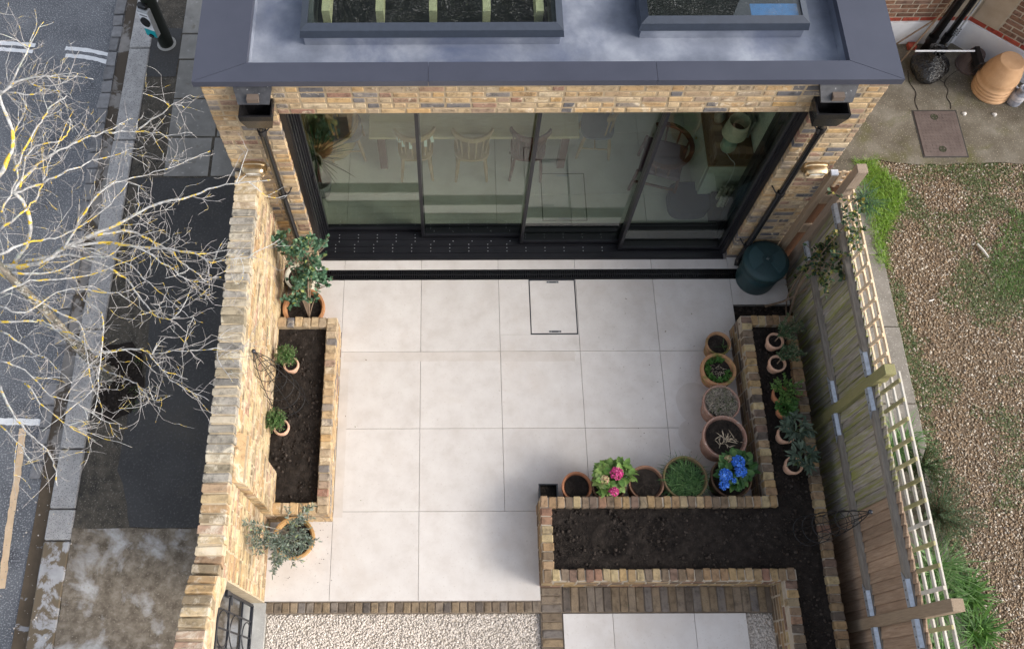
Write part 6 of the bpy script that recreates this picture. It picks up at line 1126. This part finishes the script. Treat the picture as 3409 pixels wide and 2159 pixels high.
def twig(p, d, L, r, depth):
    k = 4; pts = [p]; dd = d.normalized()
    for i in range(k):
        dd = (dd+Vector((random.gauss(0, .22), random.gauss(0, .22), random.gauss(.03, .18)))).normalized(); pts.append(pts[-1]+dd*L/k)
    (lich if (r > .0042 and random.random() < .8) or random.random() < .25 else tw).tube(pts, [r*(1-.55*i/k) for i in range(k+1)], 5 if r > .004 else 4)
    if depth > 0:
        for j in range(random.choice((1, 2, 2, 3))):
            i = random.randint(1, k); s = Vector((random.gauss(0, 1), random.gauss(0, 1), random.gauss(0, .7))).normalized(); twig(pts[i], dd*.6+s*.8, L*random.uniform(.4, .75), max(.0016, r*.6), depth-1)
for pts, r0, r1 in limbs:
    path = catmull([at(*p) for p in pts], 4); n = len(path); path = [p+Vector((random.gauss(0, .006), random.gauss(0, .006), random.gauss(0, .006))) for p in path]
    bb = MB(); bb.tube(path, [(r0+(r1-r0)*(i/(n-1))**.8)*.68*random.uniform(.85, 1.2) for i in range(n)], 7); bb.build('branch', M['bark'], tr, smooth=True)
    ln = sum((a-b).length for a, b in zip(path, path[1:]))
    for j in range(int(ln*9)+3):
        i = int(random.random()**.8*(n-2)); d = (path[i+1]-path[i]).normalized(); s = Vector((random.gauss(0, 1), random.gauss(0, 1), random.gauss(.1, .7))); s = (s-d*s.dot(d)).normalized()
        twig(path[i], d*.75+s*.8, random.uniform(.10, .42), random.uniform(.0020, .0046)*(1.15 if r0 > .018 else .9), 2 if random.random() < .45 else 1)
lich.build('lichened_twigs', M['bark'], tr, kind='stuff'); tw.build('twigs', M['twig'], tr, kind='stuff')
# upper limbs out of frame so the crown is whole
for k in range(9):
    a = rad(100+random.uniform(0, 170)); p = FT+Vector((-.1, .1, random.uniform(0, 2.5))); bb = MB(); L = random.uniform(1.2, 2.2); bb.tube(catmull([p, p+Vector((math.cos(a)*L*.5, math.sin(a)*L*.5, .5)), p+Vector((math.cos(a)*L, math.sin(a)*L, 1.3))], 4), [.035-.0035*i for i in range(9)], 7); bb.build('branch', M['bark'], tr)
# planting pit
pit = wob([(-3.60, 2.75), (-3.30, 2.85), (-3.10, 2.62), (-3.06, 2.3), (-3.16, 1.98), (-3.38, 1.90), (-3.60, 2.0)], .03, .08, 8); b = MB(); b.add([(x, y, .003) for x, y in pit], [tuple(range(len(pit)))]); b.build('tree_pit', M['soil'], pavement)
V, F = batch_arrays(ICO_V, ICO_F, rand_rot(180)*(.006+.02*RNG.random(180)**3)[:, None, None], np.stack([RNG.uniform(-3.55, -3.15, 180), RNG.uniform(2.02, 2.7, 180), np.full(180, .004)], -1)); np_mesh('pit_clods', V, F, M['clod'], pavement, 'stuff')
n = 120; V, F = blades(np.stack([RNG.choice([-3.13, -3.15, -3.2], n)+RNG.normal(0, .03, n), RNG.choice([2.08, 2.25, 2.6], n)+RNG.normal(0, .03, n), np.zeros(n)], -1), RNG.normal(size=(n, 3))*.7+[0, 0, .6], RNG.uniform(.03, .09, n), np.full(n, .005), np.full(n, .4)); tag(np_mesh('pit_grass', V, F, G['weed'], None, 'stuff'), 'wisps of grass round the tree pit in the pavement', 'grass')
# scattered crumbs and leaves on the street
V, F = batch_arrays(ICO_V, ICO_F, rand_rot(150)*(.003+.009*RNG.random(150)**4)[:, None, None], np.stack([RNG.uniform(-4.4, -3.55, 150), RNG.uniform(-.4, 2.2, 150), np.full(150, .006)], -1)*[1, 1, 1]); P_ = V
V[:, 2] += np.where(V[:, 0] < -3.885, -.088, 0); tag(np_mesh('grit', V, F, M['pale_stone'], None, 'stuff'), 'pale grit and crumbs scattered in the gutter and kerb', 'grit')

# leaf litter and soil crumbs on the paving
n = 36; P = np.concatenate([np.stack([RNG.uniform(-.88, -.6, 4), RNG.uniform(.9, 2.8, 4), np.full(4, .004)], -1), np.stack([RNG.uniform(1.3, 3.4, 16), RNG.uniform(-.1, .12, 16), np.full(16, -.012)], -1), np.stack([RNG.uniform(2.2, 3.5, 16), RNG.uniform(1.35, 3.4, 16), np.full(16, .004)], -1)])
V, F = leaves(P, RNG.normal(size=(n, 3))*[1, 1, .05], RNG.uniform(.010, .024, n), RNG.uniform(.005, .011, n), .05); tag(np_mesh('leaf_litter', V, F, leaf_mat('litter_leaf', [(0, (.10, .07, .035)), (.6, (.20, .15, .08)), (1, (.16, .20, .09))]), None, 'stuff'), 'scattered small leaves and bits on the paving', 'leaves')
n = 260; P = np.concatenate([np.stack([RNG.uniform(2.0, 3.5, 130), RNG.uniform(1.0, 3.1, 130), np.full(130, .001)], -1), np.stack([RNG.uniform(-1.5, -.85, 130), RNG.uniform(.1, .8, 130), np.full(130, .001)], -1)])
V, F = batch_arrays(ICO_V, ICO_F, rand_rot(n)*(.0015+.004*RNG.random(n)**4)[:, None, None], P); tag(np_mesh('soil_crumbs', V, F, M['clod'], None, 'stuff'), 'dark soil crumbs spilled around the pots on the paving', 'soil')
